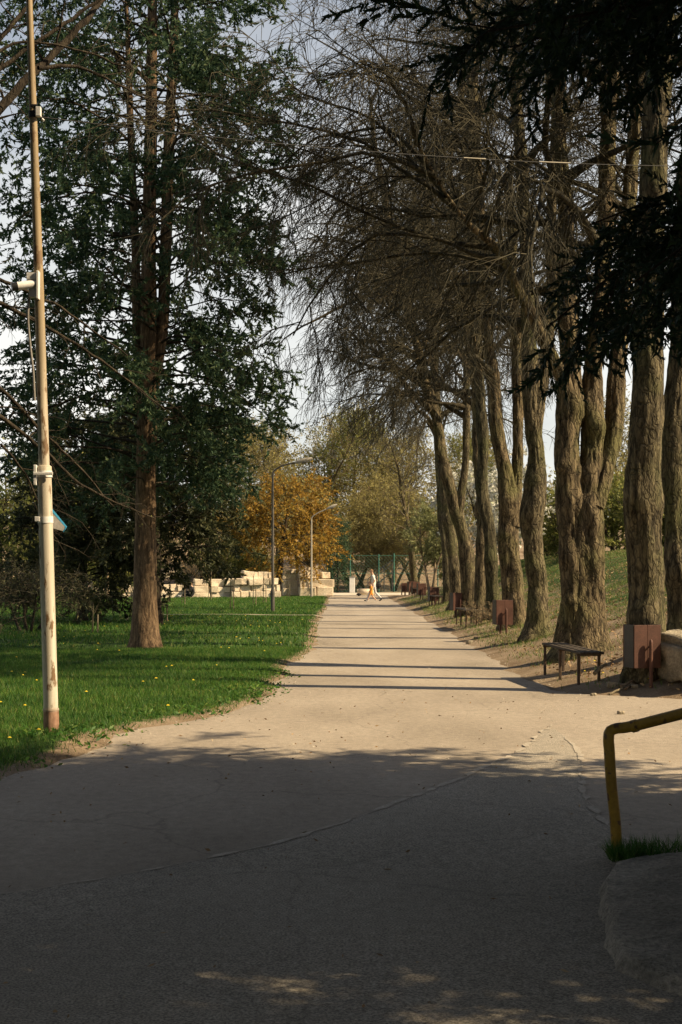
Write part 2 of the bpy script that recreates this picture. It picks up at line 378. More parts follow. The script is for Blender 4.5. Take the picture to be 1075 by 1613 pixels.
# sandy asphalt of the avenue: blotches, grit, pale dust, fine cracks
def asphalt(name, stops, grit, crack):
    m, n, l, b = newmat(name)
    a = noise(n, l, .55, 7, (1, .45, 1)); r = ramp(n, stops); l.new(a.outputs['Fac'], r.inputs['Fac'])
    s2 = noise(n, l, 13, 5, (1, .7, 1), rough=.7); r2 = ramp(n, [(.3, (.8,) * 3), (.7, (1.13,) * 3)]); l.new(s2.outputs['Fac'], r2.inputs['Fac'])
    col = mixc(n, l, r.outputs['Color'], r2.outputs['Color'], 1.0, 'MULTIPLY')
    g = noise(n, l, 85, 3, rough=.7); r3 = ramp(n, [(.36, (1 - grit,) * 3), (.64, (1 + grit * .5,) * 3)]); l.new(g.outputs['Fac'], r3.inputs['Fac'])
    col = mixc(n, l, col, r3.outputs['Color'], 1.0, 'MULTIPLY')
    v = n.new('ShaderNodeTexVoronoi'); v.feature = 'DISTANCE_TO_EDGE'; v.inputs['Scale'].default_value = .55
    gg = n.new('ShaderNodeNewGeometry'); nn = noise(n, l, 1.5, 5)
    ad = n.new('ShaderNodeMix'); ad.data_type = 'VECTOR'; ad.inputs['Factor'].default_value = .35
    l.new(gg.outputs['Position'], ad.inputs['A']); l.new(nn.outputs['Color'], ad.inputs['B']); l.new(ad.outputs['Result'], v.inputs['Vector'])
    vr = ramp(n, [(.0, (crack,) * 3), (.006, (0, 0, 0))]); l.new(v.outputs['Distance'], vr.inputs['Fac'])
    col = mixc(n, l, col, (.05, .042, .035), vr.outputs['Color'])
    l.new(col, b.inputs['Base Color']); b.inputs['Roughness'].default_value = .92; b.inputs['Specular IOR Level'].default_value = .2
    bp = n.new('ShaderNodeBump'); bp.inputs['Strength'].default_value = .55; bp.inputs['Distance'].default_value = .012
    mm = n.new('ShaderNodeMath'); mm.operation = 'ADD'; l.new(g.outputs['Fac'], mm.inputs[0]); l.new(s2.outputs['Fac'], mm.inputs[1])
    l.new(mm.outputs[0], bp.inputs['Height']); l.new(bp.outputs['Normal'], b.inputs['Normal'])
    return m
M['path'] = asphalt('sandy_asphalt', [(.3, (.235, .198, .152)), (.5, (.315, .266, .207)), (.7, (.375, .32, .252))], .2, .3)
M['patch'] = asphalt('old_coarse_asphalt', [(.3, (.27, .24, .19)), (.5, (.335, .295, .235)), (.7, (.38, .335, .27))], .6, .25)
M['seam'] = surf('pale_seam_dust', [(.3, (.32, .28, .22)), (.7, (.46, .4, .32))], 6, 60, .4, bump=.3)
M['road'] = surf('pale_dusty_road', [(.3, (.46, .4, .31)), (.7, (.56, .5, .4))], 1.5, 20, .2, bump=.2)

# ground: soil and turf zones come from what grows there (vertex attribute "turf")
def groundmat():
    m, n, l, b = newmat('soil_and_turf')
    at_ = n.new('ShaderNodeAttribute'); at_.attribute_name = 'turf'
    a = noise(n, l, 1.1, 7); soil = ramp(n, [(.3, (.14, .098, .06)), (.5, (.23, .17, .11)), (.72, (.33, .255, .175))]); l.new(a.outputs['Fac'], soil.inputs['Fac'])
    a2 = noise(n, l, 1.7, 7); turf = ramp(n, [(.3, (.03, .06, .014)), (.55, (.055, .1, .024)), (.75, (.11, .135, .04))]); l.new(a2.outputs['Fac'], turf.inputs['Fac'])
    e = noise(n, l, 5, 6); ad = n.new('ShaderNodeMath'); ad.operation = 'ADD'
    l.new(e.outputs['Fac'], ad.inputs[0]); l.new(at_.outputs['Fac'], ad.inputs[1])
    er = ramp(n, [(.0, (0, 0, 0)), (1, (1, 1, 1))])
    mr = n.new('ShaderNodeMapRange'); mr.inputs['From Min'].default_value = .85; mr.inputs['From Max'].default_value = 1.1
    l.new(ad.outputs[0], mr.inputs['Value'])
    col = mixc(n, l, soil.outputs['Color'], turf.outputs['Color'], mr.outputs['Result'])
    f = noise(n, l, 38, 5, rough=.7); fr = ramp(n, [(.3, (.6,) * 3), (.7, (1.2,) * 3)]); l.new(f.outputs['Fac'], fr.inputs['Fac'])
    col = mixc(n, l, col, fr.outputs['Color'], 1.0, 'MULTIPLY')
    l.new(col, b.inputs['Base Color']); b.inputs['Roughness'].default_value = .95; b.inputs['Specular IOR Level'].default_value = .1
    bp = n.new('ShaderNodeBump'); bp.inputs['Strength'].default_value = .8; bp.inputs['Distance'].default_value = .03
    l.new(f.outputs['Fac'], bp.inputs['Height']); l.new(bp.outputs['Normal'], b.inputs['Normal'])
    return m
M['ground'] = groundmat()

def polemat():
    m, n, l, b = newmat('chipped_pole_paint')
    g = n.new('ShaderNodeNewGeometry'); sp = n.new('ShaderNodeSeparateXYZ'); l.new(g.outputs['Position'], sp.inputs[0])
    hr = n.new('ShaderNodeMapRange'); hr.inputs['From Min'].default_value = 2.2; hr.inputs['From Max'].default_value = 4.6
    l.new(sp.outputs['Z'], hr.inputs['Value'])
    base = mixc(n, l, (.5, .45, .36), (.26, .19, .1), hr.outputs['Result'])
    a = noise(n, l, 7, 7, (1.4, 1.4, .45), rough=.65); ar = ramp(n, [(.56, (0, 0, 0)), (.62, (1, 1, 1))]); l.new(a.outputs['Fac'], ar.inputs['Fac'])
    col = mixc(n, l, base, (.15, .085, .035), ar.outputs['Color'])
    lr = n.new('ShaderNodeMapRange'); lr.inputs['From Min'].default_value = .36; lr.inputs['From Max'].default_value = .30
    l.new(sp.outputs['Z'], lr.inputs['Value'])
    rn = noise(n, l, 9, 6); rr = ramp(n, [(.35, (.16, .075, .04)), (.65, (.34, .2, .13))]); l.new(rn.outputs['Fac'], rr.inputs['Fac'])
    col = mixc(n, l, col, rr.outputs['Color'], lr.outputs['Result'])
    st = noise(n, l, 3, 6, (6, 6, .3)); sr = ramp(n, [(.35, (.7, .68, .62)), (.65, (1.08,) * 3)]); l.new(st.outputs['Fac'], sr.inputs['Fac'])
    col = mixc(n, l, col, sr.outputs['Color'], 1.0, 'MULTIPLY')
    l.new(col, b.inputs['Base Color']); b.inputs['Roughness'].default_value = .65
    bp = n.new('ShaderNodeBump'); bp.inputs['Strength'].default_value = .4; bp.inputs['Distance'].default_value = .004
    l.new(ar.outputs['Color'], bp.inputs['Height']); l.new(bp.outputs['Normal'], b.inputs['Normal'])
    return m
M['pole'] = polemat()
def railmat():
    def chips(n, l, col):
        a = noise(n, l, 16, 6); r = ramp(n, [(.58, (0, 0, 0)), (.63, (1, 1, 1))]); l.new(a.outputs['Fac'], r.inputs['Fac'])
        return mixc(n, l, col, (.1, .055, .025), r.outputs['Color'])
    return surf('yellow_rail_paint', [(.3, (.2, .12, .012)), (.7, (.29, .18, .02))], 4, 40, .2, rough=.4, bump=.1, extra=chips)
M['rail'] = railmat()

# ------------------------------------------------------------------ ground, avenue, road
EDGE_Y = np.array([-60, 0, 5, 10, 11.5, 13.6, 14.7, 16.9, 18.9, 21, 24, 27.6, 33, 38.4, 50, 63, 83, 97, 100, 900.])
EDGE_X = np.array([-6, -4.6, -4, -3.2, -2.85, -2.35, -2.45, -1.55, -.93, -.85, -.95, -.8, -.45, -.6, -.75, -.62, -.68, -.7, -.75, -.75])
def dleft(x, y):
    w = (fbm2(x, y, .9, 11) - .5) * .5 + (fbm2(x, y, 3.5, 15) - .5) * .22
    return np.interp(y, EDGE_Y, EDGE_X) - x + w
def dright(x, y):
    w = (fbm2(x, y, .8, 21) - .5) * .5 + (fbm2(x, y, 3.1, 25) - .5) * .2
    u = x - (3.0 + .8 * np.maximum(0, 20.7 - y) ** 1.5)
    u = np.maximum(u, np.minimum(x - 3.6, 11.5 - y))
    return u + w
def basez(x, y): return (fbm2(x, y, .25, 31, 2) - .5) * .06
ZF = 98.0
def terr(x, y):
    x = np.asarray(x, float); y = np.asarray(y, float)
    L = dleft(x, y); R = dright(x, y)
    far = sst(97, 98.2, y) * (1 - sst(107, 110, y))                     # crossing road
    z = -.05 + sst(-.28, .4, L) * .1 * (1 - far)
    z = z + np.where(L > 0, (fbm2(x, y, .35, 41) - .5) * .12 * sst(0, 3, L), 0)
    fade = (1 - sst(84, 97, y)) * sst(10, 19, y)
    bank = sst(-.3, 1.9, R) * .2 + sst(.6, 2.8, R) * .32 + sst(1.4, 8.8, R) * 1.95
    z = z + sst(-.5, .7, R) * .1 * (1 - far) * (R > -.55) + bank * np.maximum(fade, .0)
    z = z + np.where(R > .2, (fbm2(x, y, .8, 45) - .5) * .22 * sst(.2, 2, R) * fade, 0)
    # a mound of sand round the pole foot
    z = z + .07 * np.exp(-((x + 2.75) ** 2 + (y - 14.3) ** 2) / .25)
    z = z + sst(116, 175, y) * 7.5
    return z + basez(x, y)
def tz(x, y): return float(terr(np.array([x]), np.array([y]))[0])

def grid(name, xs, ys, zf, m, smooth=True):
    X, Y = np.meshgrid(xs, ys); Z = zf(X, Y); nx, ny = len(xs), len(ys)
    i = (np.arange(ny - 1)[:, None] * nx + np.arange(nx - 1)[None]).ravel()
    mb = MB(); mb.add(np.stack([X, Y, Z], -1).reshape(-1, 3), np.stack([i, i + 1, i + nx + 1, i + nx], -1))
    return link(name, mb.mesh(name, smooth), m), X, Y

xs = np.concatenate([np.linspace(-700, -40, 8), np.linspace(-36, -10, 20), np.arange(-9.6, 9.6, .22), np.linspace(10, 36, 24), np.linspace(42, 700, 8)])
ys = np.concatenate([np.linspace(-300, -10, 8), np.arange(-8, 10, .8), np.arange(10, 40, .21), np.arange(40, 116, .7), np.linspace(118, 190, 14), np.linspace(210, 1500, 8)])
gobj, GX, GY = grid('ground', xs, ys, terr, M['ground']); tag(gobj, kind='structure')
L_, R_ = dleft(GX, GY), dright(GX, GY)
# what grows where: lawn on the left, patchy turf on the bank
turf = sst(.05, .5, L_) * (.62 + .5 * fbm2(GX, GY, .6, 51))
turf = np.maximum(turf, sst(.6, 6.5, R_) * (.05 + .62 * fbm2(GX, GY, .55, 55)) + sst(.1, .6, R_) * sst(24, 30, GY) * .55 * fbm2(GX, GY, .9, 57))
turf = np.where(GY > 110, .35 * fbm2(GX, GY, .1, 59), turf)
ca = gobj.data.attributes.new('turf', 'FLOAT', 'POINT'); ca.data.foreach_set('value', turf.ravel().astype(np.float32))

xp = np.arange(-9, 9.01, .25); yp = np.arange(-12, 21.01, .25)
o, _, _ = grid('forecourt', xp, yp, lambda x, y: basez(x, y), M['path']); tag(o, kind='structure')
xp = np.arange(-2.0, 4.3, .2); yp = np.arange(21, 98.3, .3)
o, _, _ = grid('avenue_path', xp, yp, lambda x, y: basez(x, y), M['path']); tag(o, kind='structure')
o, _, _ = grid('crossing_road', np.arange(-2.5, 40, 1.0), np.arange(97.6, 109, .8), lambda x, y: basez(x, y) + .012, M['road']); tag(o, kind='structure')
# trodden earth trail across the lawn
tt = np.linspace(0, 1, 60); mb = MB()
tx = -7.2 + 6.6 * tt; ty = 52.3 + .5 * np.sin(tt * 5)
w = .1 + .12 * vnoise(np.stack([tt * 20, tt * 0, tt * 0], -1), 3)
Lp = np.stack([tx, ty - w, terr(tx, ty - w) + .07], -1); Rp = np.stack([tx, ty + w, terr(tx, ty + w) + .07], -1)
i = np.arange(59); mb.add(np.concatenate([Lp, Rp]), np.stack([i, i + 1, i + 61, i + 60], -1))
tag(link('earth_trail', mb.mesh('earth_trail', True), M['path']), kind='structure')

# older asphalt patch in the forecourt with pale dusty seams
def gpt(px, py): Y = CAMH * F / (py - HY); return ((px - CX) / F * Y, Y)
def rough_line(pts, seed, amp=.03, ds=.06):
    q = resample(np.array([[*gpt(*p), 0] for p in pts]), ds)
    n = vnoise(np.stack([q[:, 0] * 4, q[:, 1] * 4, q[:, 0] * 0], -1), seed) - .5 + .5 * (vnoise(np.stack([q[:, 0] * 15, q[:, 1] * 15, q[:, 0] * 0], -1), seed + 1) - .5)
    q[:, 0] += n * amp * 2; return q
left = rough_line([(868, 1142), (800, 1192), (640, 1260), (440, 1328), (230, 1372), (60, 1402), (-200, 1430)], 5)
right = rough_line([(890, 1160), (912, 1190), (918, 1230), (940, 1280), (985, 1320), (1040, 1345), (1150, 1370)], 6)
mb = MB()
poly = np.concatenate([left[::-1], right, [[3.4, 6, 0], [3.4, 1, 0], [-6, 1, 0], [-6, 7.3, 0]]])
ym = np.arange(1.0, 15.8, .1); rows = []
def xat(line, y):
    o_ = np.argsort(line[:, 1]); return np.interp(y, line[o_, 1], line[o_, 0])
A = np.where(ym < left[:, 1].min(), -6, xat(left, ym)); Bx = np.where(ym < right[:, 1].min(), 3.4, xat(right, ym)); Bx = np.maximum(Bx, A + .01)
V = []; n_ = 26
for k in range(len(ym)):
    xx = np.linspace(A[k], Bx[k], n_); yy = np.full(n_, ym[k]); V.append(np.stack([xx, yy, basez(xx, yy) + .006], -1))
i = (np.arange(len(ym) - 1)[:, None] * n_ + np.arange(n_ - 1)[None]).ravel()
mb.add(np.concatenate(V), np.stack([i, i + 1, i + n_ + 1, i + n_], -1))
tag(link('old_asphalt_patch', mb.mesh('old_asphalt_patch', True), M['patch']), kind='structure')
for nm, ln, sd in (('asphalt_seam', left, 61), ('asphalt_seam', right, 63)):
    mb = MB(); n1 = vnoise(np.stack([ln[:, 0] * 7, ln[:, 1] * 7, ln[:, 0] * 0], -1), sd); t = nrm(np.gradient(ln, axis=0)); nn = np.stack([-t[:, 1], t[:, 0], 0 * t[:, 0]], -1)
    ww = .004 + .028 * sst(.3, .75, n1)[:, None]
    a_ = ln - nn * ww; b_ = ln + nn * ww
    a_[:, 2] = basez(a_[:, 0], a_[:, 1]) + .011; b_[:, 2] = basez(b_[:, 0], b_[:, 1]) + .011
    K = len(ln); i = np.arange(K - 1); mb.add(np.concatenate([a_, b_]), np.stack([i, i + 1, i + K + 1, i + K], -1))
    tag(link(nm, mb.mesh(nm), M['seam']), kind='structure')

# ------------------------------------------------------------------ linden row
def make_linden(name, Y, stems, label, seed, near=True, top=17.0, limbs=13, reach=(3.0, 6.2), leanbias=(-.4, 0, 0), burls=(), base_px=None, zmin=6.2, dens=1.0, flare=.6, dY=None):
    """stems: lists of (px, py, radius_px); the first point stands on the ground"""
    rg = rngf(seed)
    bx = (stems[0][0][0] - CX) / F * Y; bz = tz(bx, Y)
    root = empty(name, (bx, Y, bz), label, 'tree', 'linden trees lining the avenue')
    tmb = MB(); bmb = MB(); wmb = MB(); burls = list(burls)
    for st in stems:
        if st[0][1] > 930:
            for q_ in range(6):
                py_ = rg.uniform(620, 985); px_ = np.interp(py_, [p[1] for p in st][::-1], [p[0] for p in st][::-1]); rr_ = np.interp(py_, [p[1] for p in st][::-1], [p[2] for p in st][::-1])
                burls.append((*at(px_ + rr_ * rg.uniform(-.9, .9), py_, Y - rr_ / F * Y * .6), rg.uniform(.12, .26), rg.uniform(-.05, .12)))
    allP = []; allR = []
    for si, st in enumerate(stems):
        pts = []
        off = rg.uniform(-.5, .5) * si if dY is None else dY[si]
        for k, (px, py, rp) in enumerate(st):
            yy = Y + off * k / max(1, len(st) - 1)
            p = at(px, py, yy); pts.append([*p, rp / F * yy * .9])
        if st[0][1] > 930:                              # rooted stem
            pts[0][2] = bz + .02; pts.insert(0, [pts[0][0], pts[0][1], bz - .35, pts[0][3] * 1.05])
        pts = np.array(pts)
        d = nrm(pts[-1, :3] - pts[-2, :3]); p = pts[-1].copy(); ext = []; core = st[-1][2] < 4.5 and st[-1][1] > 500
        rooted = st[0][1] > 930; steps = max(1, int(((top if rooted or st[-1][1] < 330 else min(top, p[2] + 3.0)) - p[2]) / 1.6)); r0 = p[3]
        for k in range(0 if core else steps):
            d = nrm(d + rg.normal(size=3) * .12 + np.array([0, 0, .12])); p = p.copy(); p[:3] += d * 1.6; p[3] = r0 * (1 - (k + 1) / steps) + .018
            ext.append(p)
        pts = np.vstack([pts, ext]) if ext else pts
        if len(pts) > 4:
            pts = resample(pts, .45); wz = np.stack([pts[:, 2] * .75, np.full(len(pts), si * 3.1), np.full(len(pts), .5)], -1); amp_ = np.minimum(1, np.maximum(0, pts[:, 2] - bz) / 1.2) * .14
            pts[:, 0] += (vnoise(wz, seed) - .5) * amp_; pts[:, 1] += (vnoise(wz, seed + 5) - .5) * amp_; pts[:, 3] *= 1 + (vnoise(wz * 2.2, seed + 9) - .5) * .3
        ncut = len(pts)
        P, R = bark_tube(tmb, pts, (56 if near else 28), (.085 if near else .14), seed + si * 17, amp=.055 if near else .045,
                         flare=flare if st[0][1] > 930 else 0, fz=bz, burls=burls)
        q = resample(pts, .35); allP.append(q[:, :3]); allR.append(q[:, 3])
    for P, R in zip(allP, allR):
        if P[-1, 2] < 7: continue
        ok = P[:, 2] > zmin + bz
        P, R = P[ok], R[ok]
        if len(P) < 3: continue
        nl = max(4, int(limbs * dens))
        pos, tan, r, t = sample(P[None], R[None], rg, nl, 0.0, .97)
        az = rg.random(nl) * 2 * math.pi
        d = np.stack([np.cos(az), np.sin(az), .25 + .75 * rg.random(nl)], -1) + np.array(leanbias) + np.array([0, 0, .5]) * t[:, None]
        LL = (reach[0] + (reach[1] - reach[0]) * rg.random(nl)) * (1 - .3 * t)
        P1, R1 = grow(pos, d, LL, 9, np.clip(r * .55, .035, .11), .013, rg, (0, 0, -.5), .17)
        R1[:, 0] *= 1.7; R1[:, 1] *= 1.12
        tube_batch(bmb, P1, R1, 7)
        P2, R2 = spawn(P1, R1, rg, 9, .15, 1, (1.3, 2.8), (25, 65), 6, (0, 0, -.45), .15, .5, .011, .006, .4)
        tube_batch(bmb, P2, R2, 4)
        P3, R3 = spawn(P2, R2, rg, 9, .12, 1, (.7, 1.6), (20, 60), 4, (0, 0, -.85), .15, .55, .008, .004, .35)
        tube_batch(wmb, P3, R3, 3)
        P4, R4 = spawn(P3, R3, rg, 4 if Y < 44 else 3, .12, 1, (.25, .75), (20, 55), 2, (0, 0, -.3), .15, .7, .006 if Y < 44 else .0095, .0025, .3)
        tube_batch(wmb, P4, R4, 3)
    off = (bx, Y, bz)
    link('trunk', tmb.mesh('linden_trunk', True, off), M['bark'], root)
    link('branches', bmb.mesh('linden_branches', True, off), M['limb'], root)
    o = link('twigs', wmb.mesh('linden_twigs', False, off), M['twig'], root); o['kind'] = 'stuff'
    return root

g2 = 2.36
make_linden('linden_tree', 20.3, [[(1018, 1025, 28), (1019, 900, 27), (1015, 760, 26), (1020, 640, 26), (1024, 480, 24), (1034, 280, 22), (1040, 60, 20)]],
            'thick furrowed linden trunk right behind the nearest maroon litter bin', 101, True, 17, 7, (3, 5.5), burls=[(*at(1042, 790, 20.2), .25, .07)], zmin=7.5)
make_linden('linden_tree', 22.3, [[(1078, 1012, 22), (1068, 880, 19), (1062, 740, 18), (1066, 600, 18), (1078, 420, 17), (1095, 200, 15)]],
            'linden trunk at the right edge of the photo behind the stone block', 102, True, 17, 6, (3, 5), zmin=8)
make_linden('linden_tree', 25.0, [
    [(904, 1005, 24), (900, 880, 21), (897, 740, 20), (897, 640, 19), (900, 560, 17), (896, 500, 15), (892, 400, 14), (884, 240, 12), (876, 60, 10)],
    [(898, 650, 14), (886, 592, 12), (860, 545, 10), (836, 492, 9), (806, 440, 8), (786, 396, 6.5), (752, 368, 5), (728, 340, 3.5)],
    [(936, 1005, 24), (932, 880, 21), (932, 760, 20), (935, 675, 18), (936, 612, 16), (939, 560, 15), (950, 440, 14), (958, 250, 12), (962, 60, 10)],
    [(938, 800, 14), (950, 742, 15), (963, 696, 15), (971, 633, 15), (976, 570, 14), (981, 480, 13), (992, 320, 11), (1004, 150, 9)],
    [(920, 1006, 33), (919, 940, 30), (918, 880, 24), (918, 820, 15), (918, 770, 4)]],
    'massive linden of several fused stems behind the nearest bench', 103, True, 18, 13, (3.6, 7.4),
    burls=[(*at(930, 800, 24.6), .28, .1), (*at(945, 890, 24.6), .25, .1), (*at(905, 740, 24.6), .2, .06), (*at(915, 880, 24.6), .2, -.08)], dY=[0, -1.2, .3, .8, 0])
make_linden('linden_tree', 31.0, [
    [(846, 1006, 21), (846, 950, 17), (841, 880, 16), (840, 820, 18), (843, 745, 15), (842, 654, 14), (838, 590, 14), (833, 545, 12), (831, 442, 11), (822, 280, 10), (812, 100, 8)],
    [(843, 700, 11), (850, 640, 11), (858, 590, 10), (866, 500, 9), (868, 380, 9), (872, 200, 7)]],
    'linden with swollen burls about its middle beside the second litter bin', 104, True, 18, 13, (3.6, 7.4),
    burls=[(*at(832, 815, 30.7), .3, .14), (*at(850, 790, 30.7), .25, .1), (*at(850, 960, 30.7), .22, .1), (*at(838, 900, 30.7), .2, .07)])
make_linden('linden_tree', 36.0, [
    [(810, 985, 21), (808, 930, 18), (803, 860, 17), (803, 800, 17), (794, 730, 13), (787, 690, 11), (777, 612, 10), (768, 527, 9), (760, 400, 8), (748, 220, 7)],
    [(806, 830, 13), (814, 745, 9), (816, 612, 9), (810, 506, 8), (806, 350, 7)]],
    'linden with hollow knobbly base just beyond the second litter bin', 105, True, 18, 13, (3.6, 7.4),
    burls=[(*at(796, 800, 35.6), .3, .13), (*at(800, 905, 35.6), .22, -.1), (*at(815, 950, 35.6), .2, .1)])
make_linden('linden_tree', 41.5, [
    [(777, 958, 13), (774, 900, 10.5), (770, 830, 10), (762, 760, 9.5), (757, 650, 9), (752, 550, 8.5), (747, 400, 8), (742, 240, 7)]],
    'straight pinkish linden trunk with sprouts at its foot beyond the second bench', 106, False, 19, 19, (3.2, 6.8))
make_linden('linden_tree', 45.0, [
    [(758, 965, 11), (757, 900, 9), (760, 824, 9), (752, 697, 8.5), (751, 570, 8), (746, 440, 7), (735, 250, 6)]],
    'slim upright linden right behind the second bench', 107, False, 19, 19, (3.2, 6.8))
make_linden('linden_tree', 47.5, [
    [(742, 966, 14), (737, 900, 12), (733, 860, 11.5), (722, 820, 11), (701, 739, 9.5), (684, 654, 9), (663, 570, 8), (645, 485, 7.5), (622, 390, 6.5), (602, 290, 5.5)],
    [(724, 826, 7), (732, 740, 6), (736, 640, 6), (734, 500, 5)]],
    'linden leaning far out to the left over the avenue', 108, False, 19, 19, (3.2, 6.8))
make_linden('linden_tree', 54.0, [
    [(720, 958, 11), (714, 880, 9), (708, 824, 9), (697, 739, 8), (690, 640, 7), (680, 520, 6.5), (668, 380, 5.5)]],
    'dark linden leaning slightly left behind the third litter bin', 109, False, 20, 19, (3.2, 6.8))
make_linden('linden_tree', 61.0, [
    [(706, 948, 8), (702, 880, 7), (696, 800, 7), (690, 730, 6.5), (688, 660, 6), (684, 540, 5.5), (680, 400, 5)]],
    'farthest slim dark linden in the row on the right of the avenue', 110, False, 20, 19, (3.2, 6.8))

# ------------------------------------------------------------------ conifers
def conifer_mesh(seed, H, z0, rad, nb, sub, subsub, nleaf, LL, LW, trunk_r, droop, mats, tri=False, leaf_t=.35, up=.3, flat=.5, stems=None, sides=40, zpow=1.0, twjit=.16, leafjit=.55, azsel=None, twigs=True):
    """local meshes: trunk, branches, foliage"""
    rg = rngf(seed); tmb, bmb, fmb = MB(), MB(), MB()
    if stems is None: stems = [np.array([[0, 0, -.3, trunk_r * 1.1], [0, 0, .1, trunk_r * 1.05], [.02, 0, H * .3, trunk_r * .8], [0, .03, H * .65, trunk_r * .45], [0, 0, H, .02]])]
    for k, st in enumerate(stems): bark_tube(tmb, st, sides, .11, seed + k, amp=.035, flare=.35 if k == 0 else 0, fz=0, freq=14)
    zz = z0 + (H - z0) * ((np.arange(nb) + rg.random(nb)) / nb) ** zpow
    az = np.arange(nb) * 2.399 + rg.normal(size=nb) * .4
    rr = np.array([rad((z - z0) / (H - z0), a) for z, a in zip(zz, az)]) * rg.uniform(.72, 1.1, nb)
    main = stems[-1] if len(stems) == 1 else None
    ax = np.zeros((nb, 2))
    if len(stems) > 1:
        for b in range(nb):
            st = stems[rg.integers(0, len(stems))]
            if zz[b] < st[0, 2]: st = stems[0]
            ax[b] = [np.interp(zz[b], st[:, 2], st[:, 0]), np.interp(zz[b], st[:, 2], st[:, 1])]
    pos = np.stack([ax[:, 0], ax[:, 1], zz], -1); d = np.stack([np.cos(az), np.sin(az), np.full(nb, up)], -1)
    P1, R1 = grow(pos, d, rr, 8, np.clip(rr * .009, .011, .05), .005, rg, (0, 0, -droop), .1)
    if azsel: kk = np.array([azsel(a) for a in az]); P1, R1 = P1[kk], R1[kk]
    tube_batch(bmb, P1, R1, 5)
    P2, R2 = spawn(P1, R1, rg, sub, leaf_t, 1, (.6, 1.4), (30, 70), 5, (0, 0, -droop * .5), twjit, .6, .006, .003, .45, flat)
    if twigs: tube_batch(bmb, P2, R2, 3)
    P3, R3 = spawn(P2, R2, rg, subsub, .15, 1, (.22, .5), (25, 65), 3, (0, 0, -.15), twjit, .6, .004, .002, .3, flat)
    Pl, T, r, t = sample(np.concatenate([P3, P2[:, -3:]]), np.concatenate([R3, R2[:, -3:]]), rg, nleaf, .0, 1.0)
    D = nrm(T + rg.normal(size=T.shape) * leafjit)
    n = len(Pl); leaves(fmb, Pl, D, LL * rg.uniform(.6, 1.2, n), LW * rg.uniform(.7, 1.2, n), rg, tri)
    return tmb.mesh('conifer_trunk', True), bmb.mesh('conifer_branches'), fmb.mesh('conifer_foliage')

def put_conifer(name, meshes, mats, loc, label, group=None, rz=0, sc=1):
    r = empty(name, loc, label, 'tree', group); r.rotation_euler = (0, 0, rz); r.scale = (sc, sc, sc)
    link('trunk', meshes[0], mats[0], r); link('branches', meshes[1], mats[1], r)
    o = link('crown', meshes[2], mats[2], r); o['kind'] = 'stuff'
    return r

# tall many-stemmed cypress on the lawn
YC = 31.0; XC = at(230, 1025, YC)[0]; ZC = tz(XC, YC)
def lp(px, py, rp, dy=0): a = at(px, py, YC); return [a[0] - XC, dy, a[2] - ZC, rp / F * YC]
stems = [np.array([[0, 0, -.3, .33], [0, 0, .02, .31], lp(229, 960, 19), lp(229, 880, 16.5), lp(230, 780, 15), lp(232, 660, 15.5), lp(234, 560, 13), lp(235, 400, 11), lp(238, 200, 9), lp(241, 0, 7), lp(243, -150, 4), lp(244, -260, 1.5)]),
         np.array([lp(233, 660, 9), lp(242, 600, 9.5, .05), lp(254, 520, 9, .1), lp(260, 400, 8.5, .1), lp(266, 250, 8), lp(274, 60, 6), lp(280, -120, 4), lp(282, -200, 1)]),
         np.array([lp(229, 690, 7), lp(219, 620, 7.5, .2), lp(213, 500, 7, .3), lp(210, 380, 6, .35), lp(206, 200, 5), lp(200, 20, 3), lp(196, -80, 1)])]
def rad_c(t, a): return 3.75 * (1 - .18 * max(0, t - .6) / .4) * (.72 + .28 * min(1, t / .2)) * (1.0 - .12 * math.cos(a))
ms = conifer_mesh(201, 14.6, 3.4, rad_c, 180, 9, 6, 13, .11, .056, .3, .6, None, tri=True, stems=stems, leafjit=.85, leaf_t=.38, up=.35, flat=.2, sides=56)
put_conifer('cypress_tree', ms, (M['redbark'], M['darkbark'], M['thuja']), (XC, YC, ZC), 'tall dark blue-green conifer with bare reddish trunk standing on the lawn')

# near conifer overhanging the forecourt from the right, and its neighbours that shade the foreground
def rad_n(t, a): return (4.6 if t < .6 else 4.6 * (1 - (t - .6) / .4 * .75)) * (.36 + .64 * min(1, max(0, t - .06) / .17)) * (1 - .2 * math.sin(a) ** 2)
msn = conifer_mesh(301, 12.5, 1.6, rad_n, 200, 15, 9, 25, .068, .023, .26, .8, None, tri=True, leaf_t=.18, up=.42, flat=.55, sides=28, leafjit=.5, zpow=1.5, azsel=lambda a: math.cos(a) < .1)
msn2 = conifer_mesh(302, 12.5, 1.6, rad_n, 185, 13, 8, 7, .13, .05, .26, .8, None, tri=True, leaf_t=.15, up=.42, flat=.55, sides=12, leafjit=.5, zpow=1.3, twigs=False, azsel=lambda a: math.cos(a) >= .1)
msf = conifer_mesh(303, 12.5, 1.6, rad_n, 150, 11, 8, 7, .14, .055, .26, .8, None, tri=True, leaf_t=.15, up=.42, flat=.55, sides=20, leafjit=.5, twigs=False)
fm = (M['darkbark'], M['darkbark'], M['fir'])
GF = 'conifers shading the forecourt'
c1 = put_conifer('fir_tree', msn, fm, (4.95, 8.4, tz(4.95, 8.4)), 'shaded conifer whose black-green branches hang in from the upper right corner', GF)
link('branches', msn2[1], M['darkbark'], c1); o = link('crown', msn2[2], M['fir'], c1); o['kind'] = 'stuff'
copy_thing(c1, (4.75, 8.2, tz(4.75, 8.2)), -.3, (1.0, 1.0, 1.03), 'shaded conifer between its two neighbours whose drooping boughs fill the upper right corner')
copy_thing(c1, (5.3, 7.8, tz(5.3, 7.8)), .22, (.98, .98, 1.0), 'nearer shaded conifer whose branches overlap those of its neighbour in the upper right corner')
c2 = None
